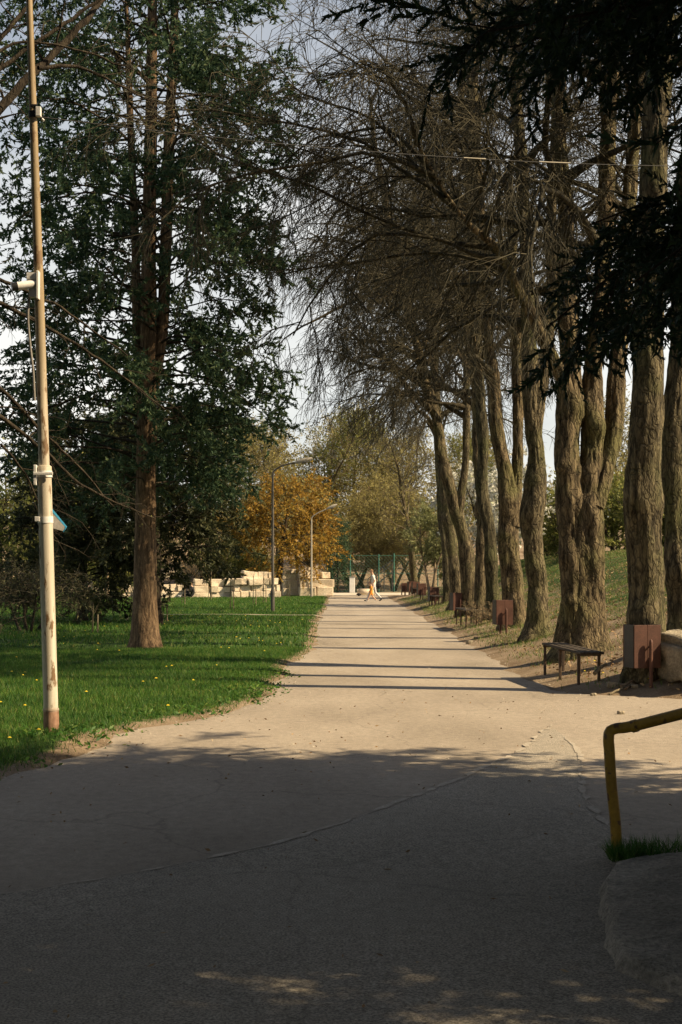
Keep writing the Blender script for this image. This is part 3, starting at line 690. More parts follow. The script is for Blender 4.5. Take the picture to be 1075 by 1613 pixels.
for (x_, y_, rz_, sc_, lab_) in [(8.0, 2.2, 2.0, 1.0, 'conifer just right of the frame whose shade darkens the forecourt'), (11.5, 0.0, 4.1, 1.2, 'conifer farthest right out of frame near the viewpoint'), (8.9, 7.4, 5.0, 1.08, 'conifer out of frame right behind the overhanging one'),
        (2.4, -5.5, 1.1, 1.4, 'unseen conifer added behind the viewpoint to block sky light from the forecourt'), (-5.5, -3.0, 3.1, 1.4, 'unseen conifer added behind the viewpoint on the left to block sky light'), (-9.2, 4.6, 5.1, 1.4, 'unseen conifer added left of the forecourt to block sky light'), (-9.6, 11.0, .4, 1.25, 'unseen conifer added left of the pole to block sky light')]:  # these unseen firs behind and left are added to cut ambient sky light
    if c2 is None: c2 = put_conifer('fir_tree', msf, fm, (x_, y_, tz(x_, y_)), lab_, GF, rz_, sc_)
    else: copy_thing(c2, (x_, y_, tz(x_, y_)), rz_, sc_, lab_)

def rad_h(t, a): return 4.8 * (1 - .5 * t)
msh = conifer_mesh(304, 14.5, 7.6, rad_h, 70, 12, 8, 8, .16, .065, .24, .3, None, tri=True, leaf_t=.1, up=.35, flat=.4, sides=20, leafjit=.5, twigs=False)
ph = None
for (x_, y_, rz_, sc_, lab_) in [(4.2, 2.6, .3, 1.0, 'unseen high-crowned pine added right of the viewpoint to block the sky overhead'), (-3.4, 5.0, 1.7, 1.0, 'unseen high-crowned pine added left of the frame to block the sky overhead'), (-.6, -3.2, 2.9, 1.05, 'unseen high-crowned pine added directly behind the viewpoint to block the sky overhead')]:  # unseen pines added to cover the zenith and deepen the forecourt shade
    if ph is None: ph = put_conifer('sky_block_pine', msh, fm, (x_, y_, tz(x_, y_)), lab_, 'unseen pines added to block the sky over the forecourt', rz_, sc_)
    else: copy_thing(ph, (x_, y_, tz(x_, y_)), rz_, sc_, lab_)

# dark yews under and behind the cypress
def rad_y(t, a): return 3.3 * (1 - .55 * t)
msy = conifer_mesh(401, 6.6, .5, rad_y, 90, 9, 6, 8, .17, .07, .16, .7, None, tri=True, leaf_t=.3, up=.5, flat=.1, sides=20)
ym_ = (M['darkbark'], M['darkbark'], M['yew'])
y1 = put_conifer('yew_tree', msy, ym_, (at(130, 0, 47)[0], 47, tz(-8.5, 47)), 'dark drooping yew between the pole and the cypress trunk', 'dark evergreens behind the cypress')
def rad_d(t, a): return 3.3 * (1 - .4 * t)
msd = conifer_mesh(402, 7.0, 2.1, rad_d, 80, 9, 6, 8, .17, .07, .17, 1.0, None, tri=True, leaf_t=.3, up=.5, flat=.1, sides=20)
put_conifer('yew_tree', msd, ym_, (at(246, 0, 45)[0], 45, tz(-5.8, 45)), 'dark evergreen with hanging branches directly behind the cypress trunk', 'dark evergreens behind the cypress')

# ------------------------------------------------------------------ other trees and shrubs
def leafy_mesh(seed, H, crown_r, z0, stems=1, limbs=14, lean=(0, 0), tr=.16, n2=6, n3=6, n4=0, nleaf=4, LL=.12, LW=.07, up=.7, bend=(0, 0, -.3), tri=True, spreadstem=.4):
    rg = rngf(seed); tmb, bmb, fmb = MB(), MB(), MB()
    for s_ in range(stems):
        a = s_ * 2.4 + rg.random(); sp = spreadstem if stems > 1 else 0
        d = np.array([math.cos(a) * sp + lean[0], math.sin(a) * sp + lean[1], 1.0])
        pts = []; p = np.array([math.cos(a) * .12 * (stems > 1), math.sin(a) * .12 * (stems > 1), -.25])
        n = 7
        for k in range(n):
            pts.append([*p, tr * (1 - k / (n - .6)) + .012]); d = nrm(d + rg.normal(size=3) * .09); p = p + d * (H * .92 + .25) / (n - 1)
        pts = np.array(pts); bark_tube(tmb, pts, 18, .16, seed + s_, amp=.02, flare=.3, fz=0)
        q = resample(pts, .3); ok = q[:, 2] > z0; q = q[ok]
        pos, tan, r, t = sample(q[None, :, :3], q[None, :, 3], rg, limbs, 0, .98)
        az = rg.random(limbs) * 6.283
        dd = np.stack([np.cos(az), np.sin(az), up * (.5 + rg.random(limbs))], -1)
        env = crown_r * np.sqrt(np.clip(1 - (2 * t - .75) ** 2 * .5, .1, 1)) * rg.uniform(.65, 1.1, limbs)
        P1, R1 = grow(pos, dd, env, 6, np.clip(r * .5, .015, .06), .008, rg, bend, .14); tube_batch(bmb, P1, R1, 5)
        P2, R2 = spawn(P1, R1, rg, n2, .2, 1, (.35 * crown_r, .65 * crown_r), (25, 60), 5, bend, .15, .55, .009, .005, .35); tube_batch(bmb, P2, R2, 3)
        P3, R3 = spawn(P2, R2, rg, n3, .15, 1, (.18 * crown_r, .4 * crown_r), (20, 60), 3, bend, .15, .55, .007, .004, .3); tube_batch(bmb, P3, R3, 3)
        if nleaf:
            Pl, T, r, t = sample(P3, R3, rg, nleaf, .1, 1.0); n = len(Pl)
            leaves(fmb, Pl + rg.normal(size=Pl.shape) * .03, nrm(T + rg.normal(size=T.shape) * .8), LL * rg.uniform(.6, 1.3, n), LW * rg.uniform(.7, 1.3, n), rg, tri)
    return tmb.mesh('trunk', True), bmb.mesh('branches'), fmb.mesh('crown')

def put_tree(name, ms, mats, px, Y, label, group=None, rz=0, sc=1, z=None, cat='tree'):
    x = (px - CX) / F * Y
    r = empty(name, (x, Y, tz(x, Y) if z is None else z), label, cat, group)
    r.rotation_euler = (0, 0, rz); r.scale = (sc, sc, sc)
    link('trunk', ms[0], mats[0], r); link('branches', ms[1], mats[1], r)
    if len(ms[2].vertices):
        o = link('crown', ms[2], mats[2], r); o['kind'] = 'stuff'
    return r
def again(root, px, Y, label, group=None, rz=1.0, sc=1.0):
    x = (px - CX) / F * Y
    return copy_thing(root, (x, Y, tz(x, Y)), rz, sc, label, group)

tw = (M['darkbark'], M['twig'])
# golden tree over the stone pile
mg = leafy_mesh(501, 6.4, 3.3, 1.9, 1, 26, (0.02, 0), .2, 7, 7, nleaf=12, LL=.16, LW=.1, up=.45, bend=(0, 0, -.35))
golden = put_tree('golden_tree', mg, (M['darkbark'], M['twig'], M['gold']), 438, 93, 'rounded golden-orange tree in catkins behind the first lamp post', sc=1.13)
mo = leafy_mesh(502, 6.4, 3.0, 1.6, 1, 22, (0, 0), .17, 7, 6, nleaf=7, LL=.15, LW=.08, up=.5, bend=(0, 0, -.35))
put_tree('budding_tree', mo, (M['darkbark'], M['twig'], M['olive']), 372, 100, 'brownish budding tree just left of the golden tree')
# bare and budding trees of the background wood
ma = leafy_mesh(511, 13.5, 3.9, 2.0, 1, 36, (.02, 0), .2, 7, 7, nleaf=4, LL=.2, LW=.12, up=1.2, bend=(0, 0, .1))
mb_ = leafy_mesh(512, 14.5, 3.4, 3.0, 1, 34, (-.03, 0), .2, 7, 7, nleaf=3, LL=.2, LW=.12, up=1.3, bend=(0, 0, .15))
mc = leafy_mesh(513, 10.0, 3.6, 1.2, 2, 20, (0, 0), .16, 6, 8, nleaf=5, LL=.2, LW=.12, up=.8, bend=(0, 0, -.1))
tA = put_tree('background_tree', ma, (M['bark'], M['paletwig'], M['olive']), 405, 122, 'pale leafing tree top showing above the golden tree', 'trees of the wood beyond the avenue', sc=.98)
tB = put_tree('background_tree', mb_, (M['bark'], M['paletwig'], M['spring']), 470, 132, 'thin tall tree rising behind the tip of the first lamp', 'trees of the wood beyond the avenue', sc=.95)
tC = put_tree('background_tree', mc, (M['bark'], M['paletwig'], M['olive']), 560, 122, 'brown double-stemmed tree above the green fence behind the walker', 'trees of the wood beyond the avenue', sc=1.1)
G = 'trees of the wood beyond the avenue'
again(tA, 520, 128, 'brown leafing tree behind the second lamp', G, 2.1, .95)
again(tB, 590, 138, 'tall fine-twigged tree in front of the yellow building', G, 1.2, .92)
again(tA, 622, 126, 'leafing tree to the right of the yellow house front', G, 4.0, .95)
again(tC, 655, 118, 'low brown tree at the far right end of the avenue', G, 2.0, .95)
again(tC, 505, 120, 'brown bushy tree to the left of the small dark conifer', G, 3.2, .9)
again(tB, 690, 134, 'tall thin tree behind the pale willow', G, 3.0, .95)
again(tA, 740, 120, 'leafing tree seen between the leaning lindens', G, 5.0, .95)
again(tC, 620, 116, 'brown thicket tree behind the fence post by the stairs', G, 5.2, .75)
again(tC, 580, 117, 'low thicket tree behind the green fence left of the stairs', G, .6, .7)
again(tA, 340, 125, 'leafing tree seen through the gap right of the cypress', G, .5, .8)
again(tB, 800, 112, 'thin tree beyond the bank behind the hollow linden', G, 5.5, .9)
again(tC, 880, 95, 'brown bushy tree on top of the bank left of the fused linden', G, 1.5, .8)
again(tA, 965, 88, 'leafing tree on top of the bank right of the fused linden', G, 2.5, .75)
again(tC, 1010, 80, 'bushy tree on top of the bank behind the thick trunk', G, 4.5, .7)
for px_, Y_, w_, rz_, sc_, lb_ in [(440, 118, 0, 1.1, 1.0, 'leafing tree right behind the golden tree top'), (485, 126, 1, 2.3, 1.08, 'tall tree just right of the first lamp head'), (545, 134, 0, 3.4, 1.12, 'tall leafing tree over the small conifer'), (650, 128, 1, 5.4, 1.05, 'tall tree right of the yellow house behind the leaning tree'),
        (380, 130, 0, 0.4, 1.05, 'tall leafing tree right of the cypress crown gap')]:
    again((tA, tB, tC)[w_], px_, Y_, lb_, G, rz_, sc_)
again(tC, 250, 128, 'brown tree behind the stone wall left of the cypress trunk', G, 4.2, .8)
again(tC, 60, 110, 'brown tree at the far left beyond the lawn', G, 3.9, .9)
# leaning tree at the end of the avenue
ml = leafy_mesh(514, 11.5, 3.4, 4.0, 1, 22, (-.1, 0), .26, 7, 8, nleaf=2, LL=.18, LW=.1, up=.9, bend=(0, 0, -.1))
put_tree('leaning_tree', ml, (M['bark'], M['paletwig'], M['olive']), 657, 97, 'old tree with leaning trunk by the orange boards at the avenue end')
# willow with pale leaves
mw = leafy_mesh(521, 5.0, 1.5, .9, 4, 10, (0, 0), .07, 6, 6, nleaf=7, LL=.16, LW=.06, up=1.3, bend=(0, 0, -.1), spreadstem=.22)
wl_ = put_tree('willow_shrub', mw, (M['paleb'], M['twig'], M['willow']), 680, 86, 'pale green willow with several thin stems at the end of the bench row')
# blossom
mw2 = leafy_mesh(522, 4.6, 2.0, .8, 2, 14, (0, 0), .1, 6, 6, nleaf=7, LL=.15, LW=.1, up=.8)
put_tree('blossom_tree', mw2, (M['darkbark'], M['twig'], M['white']), 786, 68, 'white blossoming tree glimpsed between the linden trunks', sc=1.15)
# bushes
mbs = leafy_mesh(531, 3.4, 1.8, .2, 3, 11, (0, 0), .06, 6, 6, nleaf=8, LL=.16, LW=.09, up=.8, spreadstem=.5)
bmats = (M['darkbark'], M['twig'], M['spring'])
b1 = put_tree('spring_bush', mbs, bmats, 178, 84, 'yellow-green bush left of the cypress trunk by the stone wall', 'spring bushes', cat='bush', sc=.75)
GB = 'spring bushes'
again(b1, 362, 97, 'bright green bush above the stone wall left of the golden tree', GB, 1.0, .95)
again(b1, 392, 99, 'bright green bush half under the golden tree', GB, 2.2, .9)
again(b1, 905, 70, 'yellow-green bush on the bank behind the fused linden', GB, .7, 1.0)
again(b1, 975, 62, 'yellow-green bush on the bank between the fused linden and the bin', GB, 2.8, 1.0)
again(b1, 870, 76, 'yellow-green bush on the bank beside the burl linden', GB, 3.8, .95)
again(b1, 1060, 66, 'yellow-green bush at the right edge on top of the bank', GB, 4.8, 1.1)
again(b1, 725, 92, 'yellow-green bush behind the leaning lindens', GB, 5.6, .8)
mlt = leafy_mesh(532, 7.8, 3.8, 1.5, 2, 18, (0, 0), .2, 6, 7, nleaf=7, LL=.2, LW=.12, up=.6)
lt = put_tree('light_green_tree', mlt, (M['darkbark'], M['twig'], M['spring']), 10, 72, 'light yellow-green tree at the left edge behind the pole')
again(lt, 110, 96, 'light green tree partly hidden by the dark yew', None, 1.9, .75)
mdry = leafy_mesh(533, 1.9, 1.2, .1, 4, 9, (0, 0), .03, 5, 6, nleaf=2, LL=.1, LW=.04, up=1.8, bend=(0, 0, .2), spreadstem=.5)
put_tree('dry_shrub', mdry, (M['paleb'], M['paleb'], M['litter']), 308, 96, 'dry tan shrub above the dip in the stone wall', cat='bush', sc=1.15)
mbr = leafy_mesh(534, 2.0, 1.3, .1, 4, 9, (0, 0), .03, 6, 6, nleaf=2, LL=.1, LW=.04, up=.7, bend=(0, 0, -.5), spreadstem=.6)
put_tree('bramble_shrub', mbr, (M['darkbark'], M['twig'], M['yew']), 45, 39, 'low brown twiggy shrub behind the foot of the pole', cat='bush')
mln = leafy_mesh(535, 2.6, 1.3, .9, 1, 10, (.22, 0), .13, 5, 6, nleaf=8, LL=.15, LW=.08, up=.6)
put_tree('small_tree', mln, (M['paleb'], M['twig'], M['spring']), 168, 82, 'small tree with lit leaning trunk left of the cypress')
# small dark conifer at the avenue end
def rad_s(t, a): return 1.15 * (1 - .75 * t) + .12
mss = conifer_mesh(541, 5.4, .3, rad_s, 60, 6, 4, 6, .13, .06, .08, .3, None, tri=True, leaf_t=.2, up=.6, flat=.1, sides=14)
put_conifer('small_fir', mss, (M['darkbark'], M['darkbark'], M['thuja']), (at(532, 0, 111)[0], 111, tz(-.3, 111)), 'small conical conifer at the left end of the green fence')
again_ = copy_thing
# saplings with stakes planted on the lawn
def sapling(px, py, topy, label, pale=False, seed=0):
    Y = (CAMH - .05) * F / (py - HY); p0 = at(px, py, Y); p0[2] = tz(p0[0], Y); h = (py - topy) / F * Y
    rg = rngf(600 + seed); r = empty('sapling', tuple(p0), label, 'sapling', 'young trees planted on the lawn')
    mb = MB(); tube_batch(mb, np.array([[0, 0, -.1], [.01, 0, h * .5], [.02, .01, h]]), np.array([.022, .018, .01]), 8)
    link('stem', mb.mesh('stem', True), M['paleb'] if pale else M['twig'], r)
    mb = MB(); st = np.array([[[.01, 0, h * .5], [.02, .01, h]]]); P, R = spawn(st, np.full((1, 2), .012), rg, 7, .1, 1, (.3, .6), (25, 55), 4, (0, 0, .3), .12, .7, .006, .003)
    tube_batch(mb, P, R, 4); link('twigs', mb.mesh('twigs'), M['twig'], r)
    mb = MB(); cyl(mb, (.14, 0, -.1), (.14, 0, h * .62), .022, sides=8); link('stake', mb.mesh('stake'), M['paleb'], r)
    mb = MB(); tube_batch(mb, np.array([[.14, .02, h * .5], [.07, .03, h * .5], [0, .02, h * .5]]), np.full(3, .008), 5); link('tie', mb.mesh('tie'), M['cable'], r)
SAP = [(287, 953, 900, 'staked sapling nearest right of the cypress trunk', 0), (329, 945, 868, 'tall pale sapling in front of the dip in the wall', 1), (363, 961, 905, 'staked sapling in front of the long low wall', 0),
       (399, 953, 906, 'staked sapling left of the first lamp post', 0), (415, 950, 902, 'staked sapling close beside the first lamp post', 0), (257, 979, 935, 'small thin sapling just right of the cypress foot', 0),
       (146, 998, 950, 'small staked sapling between the pole and the cypress', 0), (453, 941, 905, 'staked sapling in front of the stone pile', 0), (207, 968, 930, 'thin sapling just left of the cypress trunk', 0)]
for k, (px, py, ty_, lb, pale) in enumerate(SAP): sapling(px, py, ty_, lb, pale, k)

# big bare tree outside the left edge whose limbs reach in
YL = 17.0; xL = -6.3; rl = empty('overhanging_tree', (xL, YL, tz(xL, YL)), 'bare tree beyond the left edge whose dark limbs reach in past the pole', 'tree')
tmb, bmb, wmb, fmb = MB(), MB(), MB(), MB(); rg = rngf(700); zL = tz(xL, YL)
bark_tube(tmb, np.array([[xL, YL, zL - .3, .32], [xL, YL, zL, .3], [xL + .1, YL, 3, .26], [xL + .2, YL, 6, .22], [xL, YL, 9, .15], [xL, YL, 12, .05]]), 32, .1, 701, flare=.4, fz=zL)
LIMB = [([(-315, 560), (-140, 330), (0, 172), (60, 108), (122, 48), (185, -30), (260, -90)], 9, 4), ([(-310, 330), (-140, 380), (0, 440), (90, 482), (200, 560)], 5, 1.2), ([(-310, 400), (-120, 430), (0, 478), (70, 513), (165, 572), (260, 645)], 5.5, 1.2),
        ([(-310, 470), (-120, 540), (0, 612), (55, 668), (120, 730), (180, 800)], 5, 1.2), ([(-305, 540), (-110, 600), (0, 656), (60, 702), (140, 770), (240, 815)], 5.5, 1.2), ([(-315, 250), (-120, 200), (0, 108), (90, 45), (200, -30)], 5, 2.5),
        ([(-315, 150), (-100, 130), (0, 60), (60, -10), (120, -80)], 5, 2.5), ([(-315, 180), (-80, 170), (20, 70), (110, 75), (210, 110)], 3.5, 1.2), ([(60, 108), (120, 105), (180, 130), (240, 160)], 3.5, 1.2), ([(0, 700), (30, 730), (60, 790), (80, 850)], 2.2, 1)]
for pts, ra, rb in LIMB:
    q = np.array([at(px, py, YL + .25 * k - .4) for k, (px, py) in enumerate(pts)]); q4 = np.concatenate([q, np.linspace(ra, rb, len(q))[:, None] / F * YL], 1)
    q4 = resample(q4, .12); q4[:, :3] += rg.normal(size=(len(q4), 3)) * .008
    tube_batch(bmb, q4[:, :3], q4[:, 3], 8)
    P2, R2 = spawn(q4[None, :, :3], q4[None, :, 3], rg, 9, .3, 1, (.5, 1.5), (30, 75), 6, (0, 0, -.3), .2, .4, .006, .003); tube_batch(bmb, P2, R2, 4)
    P3, R3 = spawn(P2, R2, rg, 5, .2, 1, (.2, .6), (25, 65), 4, (0, 0, -.2), .2, .5, .003, .0015); tube_batch(wmb, P3, R3, 3)
    Pl, T, r, t = sample(P3, R3, rg, 1, .7, 1); k_ = rg.random(len(Pl)) < .3; leaves(fmb, Pl[k_], T[k_], .035, .02, rg)
of = (xL, YL, zL)
link('trunk', tmb.mesh('trunk', True, of), M['darkbark'], rl); link('limbs', bmb.mesh('limbs', True, of), M['darkbark'], rl); o = link('twigs', wmb.mesh('twigs', False, of), M['darkbark'], rl); o['kind'] = 'stuff'
o = link('buds', fmb.mesh('buds', False, of), M['spring'], rl); o['kind'] = 'stuff'

# ------------------------------------------------------------------ grass, flowers, litter
def blades(name, N, xr, yr, seed, dens, h, w, m):
    rg = rngf(seed); x = rg.uniform(*xr, N); y = yr[0] + (yr[1] - yr[0]) * rg.random(N)
    k = rg.random(N) < dens(x, y); x, y = x[k], y[k]; n = len(x)
    z = terr(x, y) - .008
    d = rg.normal(size=(n, 3)) * np.array([.45, .45, 0]) + np.array([0, 0, 1.0]); d = nrm(d)
    hh = h * rg.uniform(.5, 1.35, n) * (.6 + .8 * fbm2(x, y, .7, 77))
    mb = MB(); a = rg.random(n) * 6.283; s_ = np.stack([np.cos(a), np.sin(a), 0 * a], -1) * (w * rg.uniform(.7, 1.3, n))[:, None]
    P = np.stack([x, y, z], -1)
    mb.add(np.stack([P - s_ * .5, P + s_ * .5, P + d * hh[:, None]], 1).reshape(-1, 3), np.arange(3 * n).reshape(-1, 3))
    return mb.mesh(name)
lawn = lambda x, y: sst(-.02, .55, dleft(x, y)) * np.clip(.1 + 1.9 * (fbm2(x, y, .6, 51) - .12) * (.55 + .9 * fbm2(x, y, 2.3, 52)), .05, 1)
m1 = blades('lawn_grass', 300000, (-7.6, -.4), (11, 31), 801, lawn, .075, .009, M['grass'])
tag(link('lawn_grass', m1, M['grass']), 'short dark green grass of the lawn nearest the forecourt', 'grass', kind='stuff')
m2 = blades('far_lawn_grass', 180000, (-22, -.4), (31, 90), 802, lawn, .1, .027, M['grass'])
tag(link('far_lawn_grass', m2, M['grass']), 'grass of the far lawn in front of the stone wall', 'grass', kind='stuff')
bankd = lambda x, y: np.clip(sst(.1, .7, dright(x, y)) * (sst(22, 29, y) * .8 * sst(.35, .6, fbm2(x, y, .8, 57)) + sst(3.5, 7.5, dright(x, y)) * .5 * sst(.35, .6, fbm2(x, y, .7, 59)) + .35 * sst(.45, .7, fbm2(x, y, 1.1, 58))), 0, 1)
m3 = blades('bank_grass', 170000, (3.0, 13.0), (18.5, 82), 803, bankd, .09, .014, M['grass'])
tag(link('bank_grass', m3, M['drygrass']), 'patchy grass on the bank under the lindens', 'grass', kind='stuff')
# dandelions: heads on the grass
rg = rngf(810); N = 5200; x = rg.uniform(-7.5, -.6, N); y = 13 + 47 * rg.random(N) ** 1.5; k = (rg.random(N) < sst(.2, .6, dleft(x, y)) * .09 * (fbm2(x, y, .8, 83) > .56)); x, y = x[k], y[k]
ex = np.array([3.55, 3.7, 3.85, 4.1, 4.3, 4.0, 4.6, 4.8, 5.0]); ey = np.array([20.4, 21.6, 20.9, 23.0, 19.9, 26, 28, 31, 24]); x = np.concatenate([x, ex]); y = np.concatenate([y, ey])
c = np.stack([x, y, terr(x, y) + .055 + .04 * rg.random(len(x))], -1); a = np.arange(8) * math.pi / 4
ring = c[:, None] + np.stack([np.cos(a), np.sin(a), 0 * a], -1)[None] * (.016 + .011 * rg.random(len(x)))[:, None, None]
topv = c + np.array([0, 0, .014]); V = np.concatenate([ring, topv[:, None]], 1).reshape(-1, 3); b = np.arange(len(x))[:, None] * 9; j = np.arange(8)[None]
mb = MB(); mb.add(V, np.stack([b + j, b + (j + 1) % 8, b + 8 + 0 * j], -1).reshape(-1, 3))
tag(link('dandelion_flowers', mb.mesh('dandelion_flowers'), M['dandelion']), 'yellow dandelion heads scattered through the lawn', 'flowers', kind='stuff')
# broad leaf rosettes at the lawn edge, dead leaves on the bank
rg = rngf(820); N = 26000; x = rg.uniform(-7.5, -.7, N); y = 12.5 + 12 * rg.random(N); D = dleft(x, y); k = rg.random(N) < np.exp(-((D - .35) / .45) ** 2) * .55 * (fbm2(x, y, .9, 85) > .45); x, y = x[k], y[k]; n = len(x)
mb = MB(); a = rg.random(n) * 6.283; leaves(mb, np.stack([x, y, terr(x, y) + .012], -1), nrm(np.stack([np.cos(a), np.sin(a), .5 + 0 * a], -1)), .075 * rg.uniform(.6, 1.3, n), .032, rg)
tag(link('broad_leaf_weeds', mb.mesh('broad_leaf_weeds'), M['grass']), 'low broad-leaved weeds along the lawn edge', 'weeds', kind='stuff')
rg = rngf(821); N = 70000; x = rg.uniform(3.0, 13, N); y = 18.6 + 55 * rg.random(N) ** 1.4; D = dright(x, y); k = rg.random(N) < sst(.1, 1.2, D) * .55 * sst(.3, .6, fbm2(x, y, .9, 87)); x, y = x[k], y[k]; n = len(x)
mb = MB(); a = rg.random(n) * 6.283; leaves(mb, np.stack([x, y, terr(x, y) + .008], -1), nrm(np.stack([np.cos(a), np.sin(a), .35 * rg.normal(size=n)], -1)), .06 * rg.uniform(.6, 1.4, n), .04, rg)
tag(link('leaf_litter', mb.mesh('leaf_litter'), M['litter']), 'brown dead leaves lying on the bank', 'leaf litter', kind='stuff')
rg = rngf(822); N = 30000; x = rg.uniform(-3.2, 4.6, N); y = 11 + 40 * rg.random(N) ** 1.6; e = np.minimum(np.abs(dleft(x, y)), np.abs(dright(x, y))); k = rg.random(N) < .02 + .35 * np.exp(-(e / .3) ** 2); x, y = x[k], y[k]; n = len(x)
z = np.maximum(basez(x, y), terr(x, y)); mb = MB(); s_ = .006 + .016 * rg.random(n) ** 3
oct_ = np.array([[1, 0, 0], [0, 1, 0], [-1, 0, 0], [0, -1, 0], [0, 0, .8]]); V = np.stack([x, y, z], -1)[:, None] + (oct_[None] * rg.uniform(.6, 1.2, (n, 5, 1))) * s_[:, None, None]
b = np.arange(n)[:, None] * 5; f4 = np.array([[0, 1, 4], [1, 2, 4], [2, 3, 4], [3, 0, 4]]); mb.add(V.reshape(-1, 3), (b[:, :, None] + f4[None]).reshape(-1, 3))
tag(link('path_grit', mb.mesh('path_grit'), M['seam']), 'loose grit and small pebbles along the edges of the avenue', 'gravel', kind='stuff')

rg = rngf(823); n = 450; x = rg.uniform(-3.4, 4.0, n); y = 5 + 16 * rg.random(n); a = rg.random(n) * 6.283; z = basez(x, y) + .008
mb = MB(); leaves(mb, np.stack([x, y, z], -1), nrm(np.stack([np.cos(a), np.sin(a), .25 * np.abs(rg.normal(size=n))], -1)), .035 * rg.uniform(.4, 1.6, n), .018 * rg.uniform(.3, 1.2, n), rg)
tag(link('forecourt_litter', mb.mesh('forecourt_litter'), M['litter']), 'bits of dry leaf and twig lying on the forecourt', 'leaf litter', kind='stuff')

# ------------------------------------------------------------------ utility pole and what hangs on it
YP = 14.5; pb = at(82, 1168, YP); pz = tz(pb[0], YP)
pole = empty('utility_pole', (pb[0], YP, pz), 'tall leaning pole with chipped white paint standing at the lawn corner', 'pole')
def pp(px, py): p = at(px, py, YP); return p - np.array([pb[0], YP, pz])
def paxis(py): return np.interp(py, [0, 460, 740, 1168], [46.5, 62, 70, 82])
def stack(name, rows, m, parent, sides=28):
    mb = MB(); P = np.array([pp(paxis(py), py) for py, r in rows]); tube_batch(mb, P, np.array([r / F * YP for _, r in rows]), sides, cap=True)
    return link(name, mb.mesh(name, True), m, parent)
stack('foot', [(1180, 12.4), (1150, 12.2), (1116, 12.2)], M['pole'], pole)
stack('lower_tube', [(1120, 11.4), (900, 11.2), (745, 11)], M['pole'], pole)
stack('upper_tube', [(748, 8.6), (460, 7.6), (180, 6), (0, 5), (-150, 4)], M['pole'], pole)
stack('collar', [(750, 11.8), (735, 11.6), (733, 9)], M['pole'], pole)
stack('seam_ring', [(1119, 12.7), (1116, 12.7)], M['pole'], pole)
stack('strap', [(824, 11.9), (814, 11.9)], M['whiteplastic'], pole)
stack('strap', [(752, 12.4), (742, 12.4)], M['whiteplastic'], pole)
stack('strap', [(186, 7.2), (176, 7.2)], M['cable'], pole)
def wbox(name, px, py, w, h, d, m, parent=None, dy=0.0, bev=.006, rot=(0, 0, 0)):
    s_ = YP / F; me = box_mesh(name, w * s_, d, h * s_, bev, 0, 0, False, 2); o = link(name, me, m, parent)
    p = at(px, py, YP) + np.array([0, dy, 0])
    if parent is not None: p = p - np.array(parent.matrix_world.translation) if False else p - np.array(parent.location)
    o.location = p; o.rotation_euler = rot; return o
wbox('bracket_plate', 58, 749, 5, 32, .05, M['whiteplastic'], pole, -.06)
wbox('bracket_bar', 71, 747, 31, 5, .012, M['whiteplastic'], pole, -.088)
wbox('strap_lug', 61, 818, 8, 8, .03, M['whiteplastic'], pole, -.06)
# bullet camera
cp = at(52, 452, YP); cam_t = empty('security_camera', tuple(cp), 'white bullet security camera aiming left on the pole', 'camera')
mb = MB(); u = YP / F
d1 = nrm(np.array([-1, -.35, -.22])); c0 = np.array([.06, -.07, .02]); tube_batch(mb, np.stack([c0, c0 + d1 * .03, c0 + d1 * .2]), np.array([.035, .042, .042]), 18, cap=True)
link('housing', mb.mesh('housing', True), M['whiteplastic'], cam_t)
mb = MB(); tube_batch(mb, np.stack([c0 + d1 * .2, c0 + d1 * .26]), np.array([.043, .043]), 18, cap=True); link('hood', mb.mesh('hood', True), M['blackplastic'], cam_t)
mb = MB(); tube_batch(mb, np.stack([c0 + d1 * .05, c0 + np.array([.03, .06, -.03])]), np.array([.018, .022]), 12, cap=True); link('arm', mb.mesh('arm', True), M['whiteplastic'], cam_t)
wbox('mounting_plate', 63, 452, 4, 44, .1, M['whiteplastic'], cam_t, -.075); wbox('back_box', 55, 462, 13, 17, .08, M['whiteplastic'], cam_t, -.05)
jb = empty('junction_box', tuple(at(53, 438, YP)), 'small white junction box above the security camera on the pole', 'box')
wbox('case', 53, 438, 16, 11, .08, M['whiteplastic'], jb, -.06, .008); wbox('lid', 53, 438, 14, 9, .008, M['whiteplastic'], jb, -.104, .002)
mb = MB(); q = np.array([pp(px, py) + np.array([0, -.06, 0]) for px, py in ((48, 470), (46.5, 500), (50, 545), (54.5, 585), (57, 632))]); tube_batch(mb, resample(q, .05), np.full(len(resample(q, .05)), .013), 10, cap=True)
o = link('cable_conduit', mb.mesh('cable_conduit', True), M['greyplastic'], None, (pb[0], YP, pz)); tag(o, 'grey conduit hanging down the pole from the security camera', 'cable')
sg = empty('blue_sign', tuple(at(90, 820, YP)), 'blue-edged sign plate strapped to the back of the pole seen edge on', 'sign')
def quad_plate(name, corners, th, m, parent):
    p = np.array([at(px, py, YP) + np.array([0, dy, 0]) for px, py, dy in corners]) - np.array(parent.location); n_ = nrm(np.cross(p[1] - p[0], p[-1] - p[0])) * th
    mb = MB(); k = len(p); mb.add(np.concatenate([p, p + n_]), [list(range(k))[::-1]]); mb.add(np.concatenate([p, p + n_]), [list(range(k, 2 * k))])
    mb.add(np.concatenate([p, p + n_]), [[i_, (i_ + 1) % k, k + (i_ + 1) % k, k + i_] for i_ in range(k)]); return link(name, mb.mesh(name), m, parent)
quad_plate('plate', [(82, 803, .03), (100, 828, .16), (96, 836, .16), (82, 832, .03)], .008, M['greyplastic'], sg)
quad_plate('border', [(82, 801, .022), (101, 828, .152), (99, 830, .152), (82, 806, .022)], .022, M['blue'], sg)
quad_plate('border', [(101, 828, .152), (96, 838, .152), (94.5, 836, .152), (99, 828, .152)], .022, M['blue'], sg)
